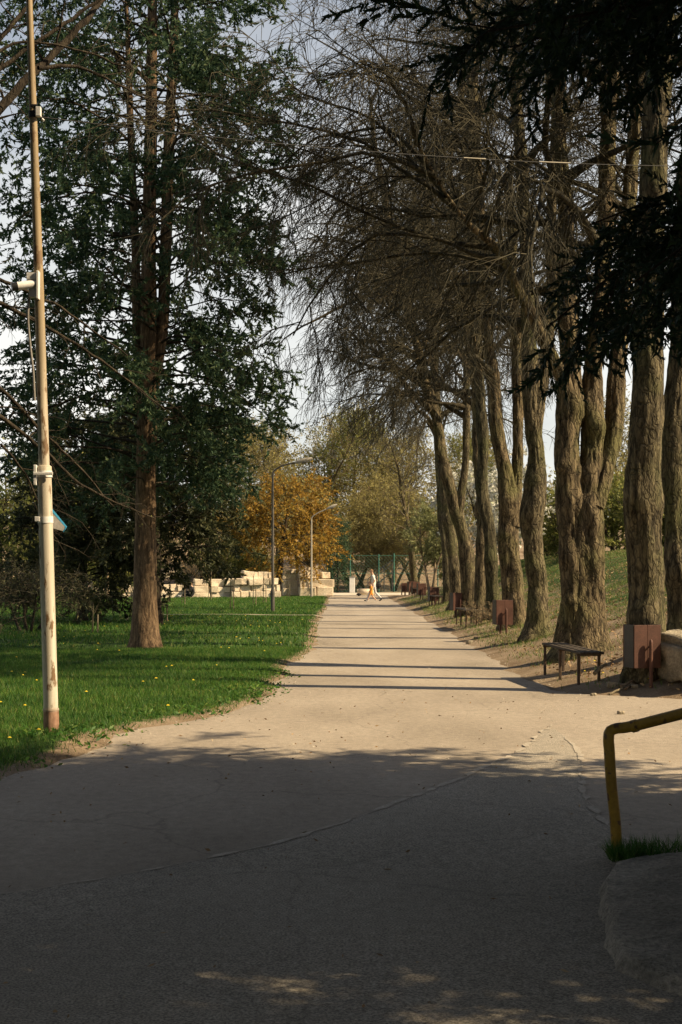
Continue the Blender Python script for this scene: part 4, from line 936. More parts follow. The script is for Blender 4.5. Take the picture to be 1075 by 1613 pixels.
# box lamp high on the pole, wire across
lb = empty('pole_fitting', tuple(at(62, 178, YP)), 'small white fitting high on the pole where the wire starts', 'fitting')
wbox('case', 62, 178, 8, 15, .06, M['whiteplastic'], lb, -.03); wbox('bracket', 55, 168, 10, 4, .03, M['blackplastic'], lb, -.03)
mb = MB(); cyl(mb, (0.03, 0, -.06), (.05, 0, -.08), .012, sides=10); link('insulator', mb.mesh('insulator'), M['whiteplastic'], lb)
A0, A1 = at(62, 184, YP), at(1150, 262, 19.5); t = np.linspace(0, 1, 60); q = A0[None] * (1 - t[:, None]) + A1[None] * t[:, None]; q[:, 2] -= .22 * 4 * t * (1 - t) * .6
mb = MB(); tube_batch(mb, q, np.full(60, .005), 6); wire = empty('overhead_wire', tuple(A0), 'thin overhead wire running from the pole into the lindens', 'wire')
link('cable', mb.mesh('cable', True, tuple(A0)), M['cable'], wire)
for a_, b_ in ((32, 34), (39, 42)):
    mb = MB(); tube_batch(mb, q[a_:b_ + 1] + np.array([0, 0, .004]), np.full(b_ + 1 - a_, .0078), 6); link('white_tape', mb.mesh('white_tape', True, tuple(A0)), M['lamppale'], wire)

# ------------------------------------------------------------------ benches and litter bins
def make_bench(loc, label):
    r = empty('park_bench', loc, label, 'bench', 'slatted benches along the avenue')
    sl = box_mesh('slat', .072, 2.75, .035, .006, 0, 0, False)
    for k in range(4): o = link('slat', sl, M['benchwood'], r, ((k - 1.5) * .092, 0, .465 + .003 * (k % 2))); o.rotation_euler = (0, [.0, .03, -.03, .02][k], 0)
    lg = box_mesh('leg', .04, .04, .58, .004, 0, 0, False); xb = box_mesh('cross_bar', .36, .038, .03, .003, 0, 0, False)
    for yy in (-1.15, 0.1, 1.25):
        link('cross_bar', xb, M['rustmetal'], r, (0, yy, .430))
        for sx in (-1, 1): link('leg', lg, M['rustmetal'], r, (sx * .15, yy + .002 * sx, .13))
    return r
def bench_at(root, x, Y, rz, label):
    loc = (x, Y, tz(x, Y) + .0)
    if root is None: b = make_bench(loc, label); b.rotation_euler = (0, 0, rz); return b
    return copy_thing(root, loc, rz, 1, label)
bench = bench_at(None, 3.52, 21.75, .06, 'nearest slatted bench in front of the fused linden')
bench_at(bench, 3.66, 41.5, .03, 'second slatted bench from the camera beside the avenue')
bench_at(bench, 4.05, 61, .03, 'third slatted bench from the camera in the grass verge')
bench_at(bench, 4.2, 80, .03, 'farthest slatted bench among the distant bins')
def make_bin(loc, label):
    r = empty('litter_bin', loc, label, 'litter bin', 'maroon litter bins along the avenue')
    w, d, h, th = .44, .34, .62, .018; z0 = .24
    fb = box_mesh('panel', w / 2 - .002, th, h, .004); sb = box_mesh('side_panel', th, d - .04, h, .004); bt = box_mesh('bottom', w - .05, d - .05, .015)
    for sx in (-1, 1):
        for sy in (-1, 1): link('panel', fb, M['binred'], r, (sx * w / 4, sy * (d / 2), z0))
        link('side_panel', sb, M['binsteel'], r, (sx * (w / 2 - th / 2), 0, z0 + .003))
    link('bottom', bt, M['binsteel'], r, (0, 0, z0 + .02))
    for sy, nm in ((-1, 'post'), (1, 'post')):
        mb = MB(); x0 = .02; yy = sy * (d / 2 + .075); tube_batch(mb, np.array([[x0, yy, -.12], [x0, yy, .6], [x0, yy, .64], [x0, yy, .655]]), np.array([.028, .028, .022, .008]), 12, cap=True)
        link(nm, mb.mesh('post', True), M['binred'], r)
        mb = MB(); cyl(mb, (x0, sy * d / 2, .55), (x0, yy, .55), .012, sides=10); link('pivot', mb.mesh('pivot'), M['binsteel'], r)
    return r
bx, by = 4.22, 19.95
bin_ = make_bin((bx, by, tz(bx, by)), 'nearest large maroon litter bin beside the stone block'); bin_.rotation_euler = (0, 0, .28); bin_.scale = (.94, .94, .97)
for px, Y, rz, lab in ((792, 34.3, .2, 'second maroon litter bin in front of the hollow linden'), (720.5, 47.5, .3, 'third maroon litter bin in front of the leaning linden'), (683, 62, .25, 'fourth maroon litter bin beside the third bench'),
                       (664, 72, .2, 'fifth maroon litter bin near the willow'), (655, 80, .2, 'sixth maroon litter bin in the distant cluster'), (648, 86, .3, 'seventh maroon litter bin in the distant cluster'), (638, 94, .1, 'farthest maroon litter bin by the crossing road')):
    x = (px - CX) / F * Y; copy_thing(bin_, (x, Y, tz(x, Y)), rz, .95, lab)

# stone block, sticks and loose stones at the path corner
def lumpy(name, size, seed, bev, cuts=3, amp=.05):
    bm = bmesh.new(); bmesh.ops.create_cube(bm, size=1); bmesh.ops.bevel(bm, geom=bm.edges[:], offset=bev, segments=2, affect='EDGES')
    bmesh.ops.subdivide_edges(bm, edges=bm.edges[:], cuts=cuts, use_grid_fill=True)
    co = np.array([v.co[:] for v in bm.verts]) * np.array(size); n1 = vnoise(co / .18 + 7, seed) - .5; n2 = vnoise(co / .06 + 3, seed + 1) - .5
    dirs = nrm(co / np.array(size)); co = co + dirs * (n1 * amp + n2 * amp * .35)[:, None]
    for v, c_ in zip(bm.verts, co): v.co = Vector(c_)
    me = bpy.data.meshes.new(name); bm.to_mesh(me); bm.free(); me.polygons.foreach_set('use_smooth', np.ones(len(me.polygons), bool)); return me
o = link('stone_block', lumpy('stone_block', (.75, 1.5, .68), 901, .14, 5, .12), M['blockstone'], None, (4.85, 20.0, tz(4.7, 19.7) + .3)); o.rotation_euler = (0.06, -.1, .35); tag(o, 'rough weathered stone block at the right edge beyond the yellow rail', 'stone block')
rg = rngf(910)
for k, (px, py, s_, lab) in enumerate([(965, 1088, .12, 'pale yellowish stone below the nearest litter bin'), (985, 1083, .09, 'small stone between the nearest bin and the dead sticks'), (935, 1092, .07, 'small stone at the path corner below the nearest bench'), (1000, 1090, .08, 'small stone in the debris right of the pale stone'), (978, 1118, .06, 'dark clod lying on the sunlit asphalt by the corner'), (740, 1012, .12, 'flat pale stone on the verge below the second bench'), (750, 1009, .08, 'small stone beside the flat one on the verge')]):
    Y = (CAMH - .05) * F / (py - HY); p = at(px, py, Y); x = p[0]
    o = link('loose_stone', lumpy('loose_stone', (s_ * 1.3, s_, s_ * .8), 920 + k, s_ * .9, 2, s_ * .3), M['blockstone'], None, (x, Y, max(tz(x, Y), float(basez(np.array([x]), np.array([Y]))[0])) + s_ * .2)); tag(o, lab, 'stone', 'loose stones at the verge')
for k, (p0, p1, r_, lab) in enumerate([((937, 1061), (955, 1046), .03, 'pale broken stick leaning up right of the nearest bench'), ((978, 1084), (1012, 1082), .025, 'pale stick lying below the nearest litter bin'), ((985, 1092), (1003, 1087), .02, 'short stick lying in front of the longer one'), ((960, 1082), (1000, 1094), .018, 'thin dark stick crossing the debris below the bin')]):
    Y = 20.0 - .1 * k; a0 = at(*p0, Y); a1 = at(*p1, Y + .25); a0[2] = max(tz(a0[0], a0[1]) + r_, a0[2] if k == 0 else -9); a1[2] = max(tz(a1[0], a1[1]) + r_, a1[2] if k == 0 else -9)
    mb = MB(); q = np.stack([a0, a0 * .6 + a1 * .4 + [0, 0, .015], a1]); tube_batch(mb, resample(q, .04) + rg.normal(size=(len(resample(q, .04)), 3)) * .003, np.linspace(r_, r_ * .6, len(resample(q, .04))), 8, cap=True)
    tag(link('broken_stick', mb.mesh('broken_stick', True, tuple(a0)), M['paleb'], None, tuple(a0)), lab, 'stick', 'sticks in the debris')
# grass verge weeds at tree feet: sprout bush by the sixth linden
mspr = leafy_mesh(930, .9, .7, .02, 6, 6, (0, 0), .012, 4, 4, nleaf=2, LL=.06, LW=.03, up=1.2, spreadstem=.9)
put_tree('sprout_clump', mspr, (M['paleb'], M['paleb'], M['litter']), 766, 40.3, 'tan clump of dry sprouts at a linden foot by the second bench', cat='shrub', sc=.6)

# ------------------------------------------------------------------ foreground right: concrete apron, handrail, tuft
xa = np.linspace(0, 1, 40); yv = np.linspace(3.0, 8.7, 90); V = []
edge = np.interp(yv, [3.0, 5.6, 5.95, 6.2, 6.6, 7.1, 7.7, 8.2, 8.45, 8.7], [2.1, 1.55, 1.3, 1.2, 1.22, 1.28, 1.38, 1.55, 1.8, 2.3])
edge = edge + (fbm2(edge, yv, 5, 61) - .5) * .08
for k in range(90):
    xx = edge[k] + (3.5 - edge[k]) * xa; yy = np.full(40, yv[k]); dz = xx - edge[k]
    hgt = .07 * sst(0, .02, dz) + .05 * sst(.03, .6, dz) + .17 * sst(.4, 2.2, dz); hgt = hgt * (1 - sst(8.35, 8.72, yy + dz * .05)) + (fbm2(xx, yy, 6, 63, 4) - .5) * .05 * sst(.02, .2, dz)
    V.append(np.stack([xx, yy, basez(xx, yy) + .0 + hgt - .02 * (dz < .001)], -1))
i = (np.arange(89)[:, None] * 40 + np.arange(39)[None]).ravel(); mb = MB(); mb.add(np.concatenate(V), np.stack([i, i + 1, i + 41, i + 40], -1))
tag(link('concrete_apron', mb.mesh('concrete_apron', True), M['concrete']), 'rough sloping concrete apron in the lower right corner', 'concrete apron')
YR = 8.6; base = at(973, 1358, YR); rail = empty('handrail', (base[0], YR, 0), 'bent yellow pipe handrail in the right foreground', 'handrail')
def rp(px, py, Y): return at(px, py, Y) - np.array([base[0], YR, 0])
q = np.array([rp(973, 1380, YR), rp(970, 1300, YR), rp(963, 1230, YR), rp(960, 1180, YR), rp(959, 1163, YR), rp(961, 1152, YR), rp(969, 1148, YR), rp(985, 1146, YR - .02), rp(1000, 1143, YR - .05), rp(1040, 1133, YR - .15), rp(1095, 1119, YR - .3)])
q = resample(q, .02); mb = MB(); tube_batch(mb, q, np.full(len(q), .0335), 20, cap=True); link('pipe', mb.mesh('pipe', True), M['rail'], rail)
mb = MB(); tube_batch(mb, np.stack([rp(996, 1144.5, YR - .04), rp(1004, 1142.5, YR - .06)]), np.full(2, .038), 20, cap=True); link('weld', mb.mesh('weld', True), M['rail'], rail)
mb = MB(); tube_batch(mb, np.stack([rp(957.5, 1168, YR), rp(962, 1168, YR)]), np.full(2, .0), 4); 
q = np.array([rp(1088, 1420, YR - .35), rp(1086, 1200, YR - .35), rp(1085, 1090, YR - .35), rp(1085, 1072, YR - .35), rp(1088, 1062, YR - .35), rp(1100, 1057, YR - .4), rp(1200, 1030, YR - .7)])
q = resample(q, .02); mb = MB(); tube_batch(mb, q, np.full(len(q), .0335), 20, cap=True); link('end_post', mb.mesh('end_post', True), M['rail'], rail)
rg = rngf(950); n = 900; x = base[0] + np.abs(rg.normal(size=n)) * .22 - .07; y = YR - .12 + rg.normal(size=n) * .07; mb = MB()
leaves(mb, np.stack([x, y, .02 + .1 * np.clip(x - 1.5, 0, 1)], -1), nrm(np.stack([rg.normal(size=n) * .5, rg.normal(size=n) * .5, np.ones(n)], -1)), .11 * rg.uniform(.5, 1.3, n), .007, rg, True)
tag(link('grass_tuft', mb.mesh('grass_tuft'), M['grass']), 'dark grass tuft round the foot of the yellow handrail', 'grass', kind='stuff')

# ------------------------------------------------------------------ stone walls beyond the lawn
rg = rngf(960); blk = [box_mesh('stone_block', 1, 1, 1, .07, .045, 970 + k, False, 2) for k in range(9)]
def stone_wall(label, Y, rows, name='block_wall'):
    """rows: per course (px start, px end)"""
    x0 = (rows[0][0] - CX) / F * Y; r = empty(name, (x0, Y, tz(x0, Y)), label, 'stone wall', 'stacked stone blocks beyond the lawn'); z = -.04; r.rotation_euler = (0, 0, .33)
    for (pa, pb_) in rows:
        x = (pa - CX) / F * Y; xe = (pb_ - CX) / F * Y; h = rg.uniform(.36, .5); xe = xe + .04; x += rg.uniform(-.15, .1)
        while x < xe - .12:
            w = min(rg.uniform(.35, 1.05), xe - x + .1); hh = h * rg.uniform(.88, 1.03)
            o = link('block', blk[rg.integers(0, 9)], M['stone'], r, (x + w / 2 - x0, rg.uniform(-.12, .12), z + hh / 2))
            o.scale = (w * .95, .6 * rg.uniform(.8, 1.15), hh * .98); o.rotation_euler = (rg.normal() * .03, rg.normal() * .035, .0 + rg.normal() * .07); x += w
        z += h * .95
stone_wall('low stack of pale stone blocks at the far left behind the bush', 87, [(140, 214), (146, 208)])
stone_wall('pale stone blocks stacked right beside the cypress trunk', 87, [(232, 298), (238, 292), (240, 254), (258, 278)])
stone_wall('long low wall of pale stone blocks behind the saplings', 87, [(297, 370), (304, 370), (305, 370)])
stone_wall('tall stack of squared stone blocks behind the first lamp post', 87.5, [(366, 440), (366, 440), (368, 436), (384, 428)])
# pile with long slabs
pile = empty('stone_pile', (at(485, 0, 95)[0], 95, tz(-2.2, 95)), 'big pile of sawn stone slabs at the end of the lawn', 'stone pile', 'stacked stone blocks beyond the lawn'); pile.rotation_euler = (0, 0, .22)
for (pa, pb_, z, h, d, dy) in [(446, 472, 0, .55, .9, .5), (446, 470, .55, .5, .8, .6), (447, 470, 1.05, .45, .8, .6), (470, 497, 0, .6, 1.2, -.3), (497, 524, 0, .6, 1.2, -.25), (470, 524, .6, .55, 1.1, -.2), (447, 458, 1.48, .3, .6, .6), (459, 470, 1.5, .28, .7, .5),
                                (470, 482, 1.15, .5, .9, .1), (482, 502, 1.15, .55, 1, .1), (506, 520, 1.15, .45, .8, .0), (472, 484, 1.64, .3, .7, .2), (484, 500, 1.7, .3, .8, .2)]:
    xa_, xb_ = (pa - CX) / F * 95, (pb_ - CX) / F * 95
    o = link('slab', blk[rg.integers(0, 9)], M['stone'], pile, ((xa_ + xb_) / 2 - pile.location.x, dy + rg.uniform(-.06, .06), z + h / 2 - .03)); o.scale = (xb_ - xa_, d, h); o.rotation_euler = (0, rg.normal() * .02, rg.normal() * .05)

# ------------------------------------------------------------------ lamps
def street_lamp(px, py, topy, armx, army, m, label):
    Y = (CAMH - .03) * F / (py - HY); x = (px - CX) / F * Y; z0 = tz(x, Y); s_ = Y / F; H = CAMH - (topy - HY) * s_ - z0
    r = empty('street_lamp', (x, Y, z0), label, 'street lamp', 'street lamps along the lawn'); mb = MB()
    tube_batch(mb, np.array([[0, 0, -.2], [0, 0, .9], [0, 0, .95], [0, 0, H]]), np.array([.085, .08, .062, .045]), 14, cap=True); link('post', mb.mesh('post', True), m, r)
    ax_, az_ = (armx - px) * s_, (topy - army) * s_
    q = resample(np.array([[0, 0, H - .05], [.02, 0, H + .1], [.25, -.02, H + .3], [ax_ * .7, -.05, H + az_ * .74]]), .08); mb = MB(); tube_batch(mb, q, np.full(len(q), .034), 10, cap=True); link('arm', mb.mesh('arm', True), m, r)
    t = nrm(q[-1] - q[-2]); c_ = q[-1] - t * .05; L = .75
    mb = MB(); u_ = np.linspace(0, 1, 9); pr = .03 + .07 * np.sin(u_ * math.pi) ** .7; tube_batch(mb, c_ + u_[:, None] * L * t, pr, 14, cap=True)
    hd = link('lamp_head', mb.mesh('lamp_head', True), M['lamppale'], r)
    mb = MB(); tube_batch(mb, c_ + (.3 + u_[:, None] * .5) * L * t + np.array([0, 0, -.05]), .02 + .07 * np.sin(u_ * math.pi) ** .7, 12, cap=True); link('lens', mb.mesh('lens', True), M['greyplastic'], r)
    return r
street_lamp(430, 965, 748, 482, 722, M['lamp'], 'dark street lamp with raised arm standing on the lawn')
street_lamp(491, 941.5, 818, 526, 796, M['lamppale'], 'farther pale street lamp rising behind the stone pile')

# ------------------------------------------------------------------ fence, stairs, boards at the end of the avenue
YF = 110.5; fx0, fx1 = at(522, 0, YF)[0], at(760, 0, YF)[0]; fence = empty('mesh_fence', (fx0, YF, tz(fx0, YF)), 'tall green wire mesh fence across the end of the avenue', 'fence')
posts = [524, 552, 597, 621, 650, 690, 725, 757]
mp_ = MB(); cyl(mp_, (0, 0, -.2), (0, 0, 3.0), .045, sides=10); pm = mp_.mesh('fence_post')
for px in posts: x = at(px, 0, YF)[0]; link('post', pm, M['fencegreen'], fence, (x - fx0, 0, tz(x, YF) - fence.location.z))
wx = fx1 - fx0; hs = np.arange(0, wx + 3, .28); seg = []
for sgn in (1, -1):
    for a_ in np.arange(-3, wx + 3, .28):
        x0_, x1_ = a_, a_ + sgn * 2.7; lo, hi = 0.0, 1.0
        if max(x0_, x1_) < 0 or min(x0_, x1_) > wx: continue
        t0, t1 = (0 - x0_) / (x1_ - x0_), (wx - x0_) / (x1_ - x0_); lo = max(0, min(t0, t1)); hi = min(1, max(t0, t1))
        if hi > lo: seg.append([[x0_ + (x1_ - x0_) * lo, 0.01 * sgn, .1 + 2.75 * lo], [x0_ + (x1_ - x0_) * hi, 0.01 * sgn, .1 + 2.75 * hi]])
mb = MB(); tube_batch(mb, np.array(seg), np.full((len(seg), 2), .006), 3); o = link('wire_mesh', mb.mesh('wire_mesh'), M['fencegreen'], fence); o['kind'] = 'stuff'
for z in (.1, 1.5, 2.88): mb = MB(); cyl(mb, (0, .02, z), (wx, .02, z), .018, sides=6); link('rail', mb.mesh('rail'), M['fencegreen'], fence)
# metal stairs up the slope behind the fence
YS = 115.0; st = empty('metal_stair', (at(580, 0, YS)[0], YS, tz(2.2, YS)), 'grey metal stair climbing to the right behind the fence', 'stairs'); sx1 = (618 - 580) / F * YS
tr = box_mesh('tread', .3, 1.2, .04, .004)
for k in range(9): link('tread', tr, M['greyplastic'], st, (sx1 * (k + .5) / 9, 0, .18 + .17 * k))
for sy in (-.6, .6):
    for zz in (.1, .75, 1.1): mb = MB(); cyl(mb, (0, sy, zz), (sx1, sy, zz + 1.55), .03, sides=8); link('rail', mb.mesh('rail'), M['greyplastic'], st)
    for k in range(4): mb = MB(); f_ = k / 3; cyl(mb, (sx1 * f_, sy, -.2), (sx1 * f_, sy, 1.1 + 1.55 * f_), .025, sides=8); link('post', mb.mesh('post'), M['greyplastic'], st)
wp = empty('white_cabinet', (at(555, 0, 109)[0], 109, tz(.8, 109)), 'narrow white cabinet standing before the green fence', 'cabinet')
link('body', box_mesh('body', .42, .35, 1.25, .02), M['whiteplastic'], wp); link('roof', box_mesh('roof', .5, .42, .05, .01), M['greyplastic'], wp, (0, 0, 1.25)); link('door', box_mesh('door', .36, .01, 1.1, .003), M['whiteplastic'], wp, (0, -.181, .08))
o = link('kerb_stone', lumpy('kerb_stone', (1.25, .5, .5), 985, .1, 1, .05), M['stone'], None, (at(577, 0, 99)[0], 99, .2)); tag(o, 'pale kerb stone lying at the end of the avenue left of the walker', 'stone')
o = link('dark_bag', lumpy('dark_bag', (.32, .25, .18), 986, .3, 2, .05), M['darkcloth'], None, (at(565.5, 0, 96)[0], 96, .1)); tag(o, 'small black bundle lying on the path left of the walker', 'bag')
def board(px0, px1, Y, z, h, label):
    xa_, xb_ = (px0 - CX) / F * Y, (px1 - CX) / F * Y; zg = tz((xa_ + xb_) / 2, Y); r = empty('orange_board', ((xa_ + xb_) / 2, Y, zg), label, 'board', 'orange boards at the end of the avenue'); w = xb_ - xa_
    for k in range(2): link('plank', box_mesh('plank', w, .05, h / 2 - .02, .006), M['roof'], r, (0, .002 * k, z + k * h / 2))
    for sx in (-1, 1): link('post', box_mesh('post', .08, .08, z + h + .1, .005), M['rustmetal'], r, (sx * (w / 2 - .1), .07, -.08))
board(631, 647, 99, .5, .32, 'short orange board on posts by the crossing road'); board(661, 702, 101, .3, .34, 'long orange board behind the willow stems')

# ------------------------------------------------------------------ yellow building and house roof in the wood
def building(px0, px1, Y, ztop, depth, label, wallm, floors, bays, name):
    xa_, xb_ = (px0 - CX) / F * Y, (px1 - CX) / F * Y; w = xb_ - xa_; xc = (xa_ + xb_) / 2; zg = tz(xc, Y) - 1; H = ztop - zg
    r = empty(name, (xc, Y, zg), label, 'building'); link('wall', box_mesh('wall', w, depth, H, .02), wallm, r, (0, depth / 2, 0))
    mb = MB(); e = .4; rh = 1.6; v = [[-w / 2 - e, -e, H], [w / 2 + e, -e, H], [w / 2 + e, depth + e, H], [-w / 2 - e, depth + e, H], [-w / 2 + 1, depth / 2, H + rh], [w / 2 - 1, depth / 2, H + rh]]
    mb.add(v, [[0, 1, 5, 4], [2, 3, 4, 5]]); mb.add(v, [[1, 2, 5], [3, 0, 4]]); mb.add(v, [[3, 2, 1, 0]]); rf = link('roof', mb.mesh('roof'), M['roof'], r)
    link('chimney', box_mesh('chimney', .5, .5, 1.2, .02), wallm, rf, (w * .2, depth / 2, H + .9))
    for fl in range(floors):
        for b_ in range(bays):
            xw = -w / 2 + w * (b_ + .5) / bays; zw = H - 2.2 - fl * 2.9
            wd = link('window', box_mesh('window', 1.15, .1, 1.5, .01), M['whiteplastic'], r, (xw, -.02, zw)); link('pane', box_mesh('pane', .46, .02, 1.3), M['pane'], wd, (-.26, -.055, .1)); link('pane', box_mesh('pane', .46, .02, 1.3), M['pane'], wd, (.26, -.055, .1))
            link('sill', box_mesh('sill', 1.35, .22, .06), wallm, wd, (0, -.1, -.07))
building(568, 648, 145, 9.4, 8, 'yellow plastered building half hidden behind the bare trees', M['ochre'], 2, 4, 'yellow_building')
building(440, 512, 172, 11.6, 8, 'house with dark red roof showing between the trees behind the first lamp', M['ochre'], 1, 3, 'roofed_house')

# ------------------------------------------------------------------ people
def person(name, loc, rz, sc, bones, head, mats_fn, label, hands, hair, matlist, extra=()):
    """bones: dict joint -> (x, y, z, r); edges in list. Faces +X... one continuous skinned body with head and fingers in the same mesh"""
    J, E = bones; names = list(J); idx = {n_: i_ for i_, n_ in enumerate(names)}
    me = bpy.data.meshes.new('skel'); me.from_pydata([J[n_][:3] for n_ in names], [(idx[a_], idx[b_]) for a_, b_ in E], [])
    ob = bpy.data.objects.new('skel', me); C.objects.link(ob)
    md = ob.modifiers.new('s', 'SKIN'); md.use_smooth_shade = True
    for i_, n_ in enumerate(names):
        sv = me.skin_vertices[0].data[i_]; rr = J[n_][3]; sv.radius = (rr, rr) if not isinstance(rr, tuple) else rr; sv.use_root = (n_ == 'pelvis')
    ob.modifiers.new('d', 'SUBSURF').levels = 2
    dg = bpy.context.evaluated_depsgraph_get(); ev = ob.evaluated_get(dg).to_mesh()
    V = np.array([v.co[:] for v in ev.vertices]); Fq = [list(p.vertices) for p in ev.polygons]; ob.evaluated_get(dg).to_mesh_clear(); bpy.data.objects.remove(ob)
    mb = MB(); q4 = np.array([f for f in Fq if len(f) == 4]); q3 = [f for f in Fq if len(f) == 3]
    mb.add(V, q4)
    if q3: mb.v.append(np.zeros((0, 3))); mb.f.append(np.array(q3))
    # head: egg with brow, nose, chin and ears, looking along +x tilted by head pitch
    hc, hr, pitch = np.array(head[0]), head[1], head[2]; th = np.linspace(0, math.pi, 15)[:, None]; ph = (np.arange(22) * 2 * math.pi / 22)[None]
    X_ = np.sin(th) * np.cos(ph) * .86; Y_ = np.sin(th) * np.sin(ph) * .72; Z_ = np.cos(th) + 0 * ph
    X_ = X_ + .16 * np.exp(-((Y_ / .12) ** 2 + ((Z_ + .12) / .2) ** 2)) * (X_ > .3) + .06 * np.exp(-((Y_ / .25) ** 2 + ((Z_ + .75) / .2) ** 2)) * (X_ > 0) - .06 * np.exp(-(((np.abs(Y_) - .28) / .14) ** 2 + ((Z_ - .05) / .12) ** 2)) * (X_ > .3)
    Y_ = Y_ * (1 - .2 * sst(.2, 1, -Z_)) + np.sign(Y_) * .12 * np.exp(-(((X_ + .02) / .14) ** 2 + ((Z_ + .02) / .2) ** 2)) * (np.abs(Y_) > .55)
    c_, s2 = math.cos(pitch), math.sin(pitch); hv = np.stack([X_ * c_ + Z_ * s2, Y_, -X_ * s2 + Z_ * c_], -1).reshape(-1, 3) * hr + hc
    i_ = (np.arange(14)[:, None] * 22 + np.arange(22)[None]); j_ = (np.arange(14)[:, None] * 22 + (np.arange(22)[None] + 1) % 22)
    mb.add(hv, np.stack([i_, i_ + 22, j_ + 22, j_], -1).reshape(-1, 4))
    for (w0, w1, k_) in hands:                                    # five unequal bent fingers each
        w0, w1 = np.array(w0), np.array(w1); ax = nrm(w1 - w0); sd = nrm(np.cross(ax, [0, 1, .2])); sl = np.cross(ax, sd)
        for fi, (o_, ln) in enumerate(((-.03, .068), (-.01, .08), (.01, .076), (.03, .06))):
            b0 = w1 + sl * o_ * k_; tube_batch(mb, np.stack([b0 - ax * .02 * k_, b0 + ax * ln * .5 * k_, b0 + ax * ln * .85 * k_ + sd * .02 * k_, b0 + ax * ln * .9 * k_ + sd * .04 * k_]), np.array([.0095, .009, .008, .005]) * k_, 6, cap=True)
        b0 = w1 - ax * .05 * k_ + sl * -.035 * k_; tube_batch(mb, np.stack([b0, b0 + (ax * .03 + sd * .03) * k_, b0 + (ax * .06 + sd * .035) * k_]), np.array([.011, .01, .006]) * k_, 6, cap=True)
    me = mb.mesh(name, True)
    for m_ in matlist: me.materials.append(m_)
    cen = np.zeros(len(me.polygons) * 3); me.polygons.foreach_get('center', cen); cen = cen.reshape(-1, 3)
    me.polygons.foreach_set('material_index', np.array([mats_fn(*c) for c in cen], np.int32))
    o = link('person', me, None, None, loc); o.rotation_euler = (0, 0, rz); o.scale = (sc,) * 3; tag(o, label, 'person')
    ok = (hv[:, 2] > hc[2] - .1 * hr) & True; hmb = MB(); th2 = np.linspace(0, math.pi * .56, 9)[:, None]
    X2 = np.sin(th2) * np.cos(ph) * .93; Y2 = np.sin(th2) * np.sin(ph) * .8; Z2 = np.cos(th2) * 1.06 + 0 * ph; cut = (X2 > .3) & (Z2 < .45); Z2 = np.where(cut, .45, Z2); X2 = np.where(cut, X2 * .93, X2)
    p2 = pitch - hair[1]; c_, s2 = math.cos(p2), math.sin(p2); hv2 = np.stack([X2 * c_ + Z2 * s2, Y2, -X2 * s2 + Z2 * c_], -1).reshape(-1, 3) * hr + hc
    i_ = (np.arange(8)[:, None] * 22 + np.arange(22)[None]); j_ = (np.arange(8)[:, None] * 22 + (np.arange(22)[None] + 1) % 22); hmb.add(hv2, np.stack([i_, i_ + 22, j_ + 22, j_], -1).reshape(-1, 4))
    link('hair', hmb.mesh('hair', True), hair[0], o)
    return o
# walker, facing +x in local space, mid stride
Jw = {'pelvis': (0, 0, .93, (.13, .15)), 'waist': (.01, 0, 1.08, (.12, .14)), 'chest': (.03, 0, 1.28, (.125, .17)), 'neckb': (.04, 0, 1.44, (.075, .1)), 'neck': (.07, 0, 1.52, .055), 'skull': (.1, 0, 1.62, .06),
      'shl': (.03, .19, 1.39, .06), 'ell': (-.05, .24, 1.12, .046), 'wrl': (.12, .23, .93, .032), 'hal': (.16, .22, .88, .036), 'shr': (.03, -.19, 1.39, .06), 'elr': (-.03, -.25, 1.12, .046), 'wrr': (.16, -.24, .95, .032), 'har': (.2, -.23, .9, .036),
      'hl': (.02, .09, .86, .1), 'kl': (.22, .1, .49, .07), 'al': (.36, .1, .1, .048), 'hel': (.36, .1, .05, .045), 'tol': (.54, .1, .07, .04), 'hr': (-.02, -.09, .86, .1), 'kr': (-.1, -.1, .48, .07), 'ar': (-.42, -.1, .17, .048), 'her': (-.44, -.1, .12, .042), 'tor': (-.3, -.1, .03, .04)}
Ew = [('pelvis', 'waist'), ('waist', 'chest'), ('chest', 'neckb'), ('neckb', 'neck'), ('neck', 'skull'), ('chest', 'shl'), ('shl', 'ell'), ('ell', 'wrl'), ('wrl', 'hal'), ('chest', 'shr'), ('shr', 'elr'), ('elr', 'wrr'), ('wrr', 'har'), ('pelvis', 'hl'), ('hl', 'kl'), ('kl', 'al'), ('al', 'hel'), ('hel', 'tol'), ('pelvis', 'hr'), ('hr', 'kr'), ('kr', 'ar'), ('ar', 'her'), ('her', 'tor')]
def mat_w(x, y, z):
    if z < .09 or (z < .2 and x < -.33) : return 3
    if z > 1.47: return 0
    if abs(y) > .16 and z < 1.2 and z > .7: return 0
    return 1 if z > .95 else 2
YW = CAMH * F / (948 - HY); xw = at(589, 0, YW)[0]
person('person', (xw, YW, float(basez(np.array([xw]), np.array([YW]))[0]) + .012), math.pi, 1.0, (Jw, Ew), ((.13, 0, 1.665), .115, .3), mat_w, 'adult in cream top and pale trousers walking left across the avenue end', [(Jw['wrl'][:3], Jw['hal'][:3], 1), (Jw['wrr'][:3], Jw['har'][:3], 1)], (M['hair'], .25), [M['skin'], M['shirt'], M['jeans'], M['shoe']])
bagp = empty('shoulder_bag', (xw + .24, YW + .2, .8), 'black bag hanging behind the walking adult', 'bag')
link('body', lumpy('bag_body', (.3, .2, .42), 990, .25, 2, .04), M['darkcloth'], bagp, (0.02, 0, .12)); mb = MB(); q = resample(np.array([[0.05, 0, .3], [-.1, -.12, .52], [-.24, -.2, .64], [-.2, -.2, .5]]), .05); tube_batch(mb, q, np.full(len(q), .014), 6); link('strap', mb.mesh('strap', True), M['darkcloth'], bagp)
Jc = {k: tuple(np.array(v[:3]) * .6) + ((tuple(np.array(v[3]) * .68) if isinstance(v[3], tuple) else v[3] * .66),) for k, v in Jw.items()}
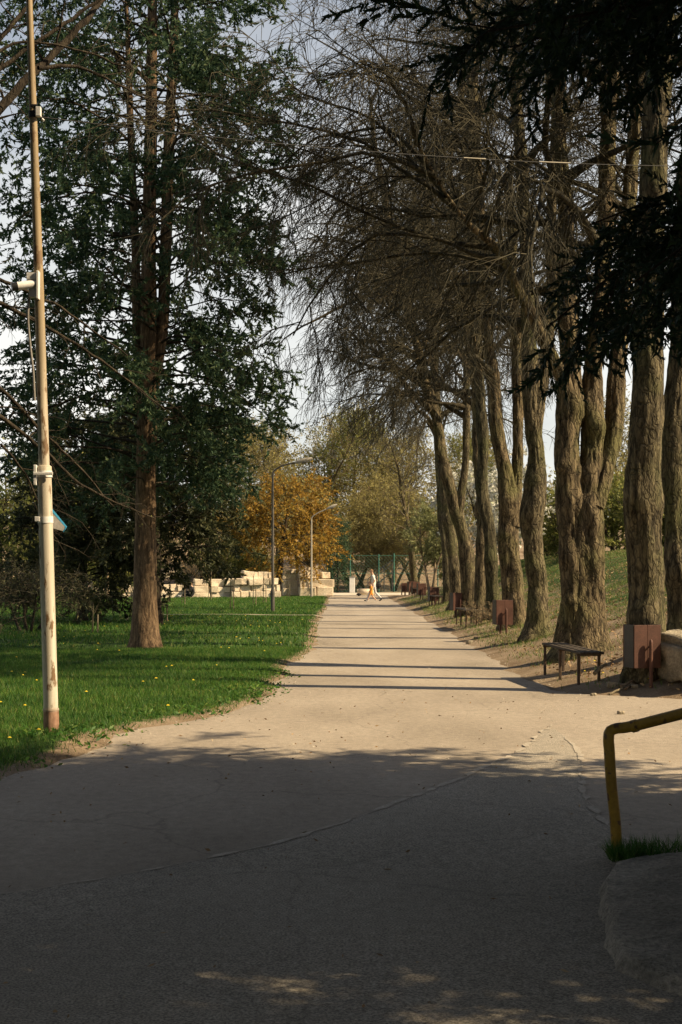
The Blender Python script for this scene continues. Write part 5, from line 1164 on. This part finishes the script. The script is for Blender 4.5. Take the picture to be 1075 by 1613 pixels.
def mat_c(x, y, z):
    if z < .075: return 3
    if z > .86: return 0
    return 1 if z > .36 else 2
xc_ = at(585.5, 0, YW - .55)[0]
person('person', (xc_, YW - .55, float(basez(np.array([xc_]), np.array([YW - .55]))[0]) + .012), math.pi, 1.0, (Jc, Ew), ((.08, 0, 1.01), .1, .15), mat_c, 'small child in orange top walking beside the adult', [(Jc['wrl'][:3], Jc['hal'][:3], .65), (Jc['wrr'][:3], Jc['har'][:3], .65)], (M['darkhair'], .25), [M['skin'], M['orange'], M['skin'], M['whiteshoe']])
# somebody sitting on the grass against the wall
Js = {'pelvis': (0, 0, .13, (.13, .15)), 'waist': (.0, 0, .28, (.12, .14)), 'chest': (.04, 0, .48, (.12, .17)), 'neckb': (.08, 0, .63, (.075, .1)), 'neck': (.11, 0, .7, .055), 'skull': (.14, 0, .78, .06),
      'shl': (.06, .19, .58, .06), 'ell': (.18, .25, .36, .046), 'wrl': (.38, .16, .42, .032), 'hal': (.44, .14, .42, .036), 'shr': (.06, -.19, .58, .06), 'elr': (.18, -.25, .36, .046), 'wrr': (.38, -.16, .4, .032), 'har': (.44, -.14, .4, .036),
      'hl': (.1, .1, .13, .1), 'kl': (.45, .14, .4, .07), 'al': (.66, .13, .08, .048), 'tol': (.82, .13, .05, .04), 'hr': (.1, -.1, .13, .1), 'kr': (.5, -.13, .18, .07), 'ar': (.85, -.12, .08, .048), 'tor': (.96, -.12, .12, .04)}
Es = [e for e in Ew if e[0] in Js and e[1] in Js] + [('al', 'tol'), ('ar', 'tor')]
def mat_s(x, y, z):
    if z > .66 or (x > .34 and z > .33 and abs(y) < .2 and x < .56 and z > .36 and abs(y) > .09 and False): return 0
    return 3 if x > .72 else (1 if (z > .24 and x < .33) else 2)
YT = 85.5; xs_ = at(305, 0, YT)[0]
person('person', (xs_, YT, tz(xs_, YT) + .03), math.pi, 1.0, (Js, Es), ((.17, 0, .82), .115, .35), mat_s, 'person in dark clothes sitting on the grass before the stone wall', [(Js['wrl'][:3], Js['hal'][:3], 1), (Js['wrr'][:3], Js['har'][:3], 1)], (M['hair'], .25), [M['skin'], M['darkcloth'], M['darkcloth'], M['whiteshoe']])
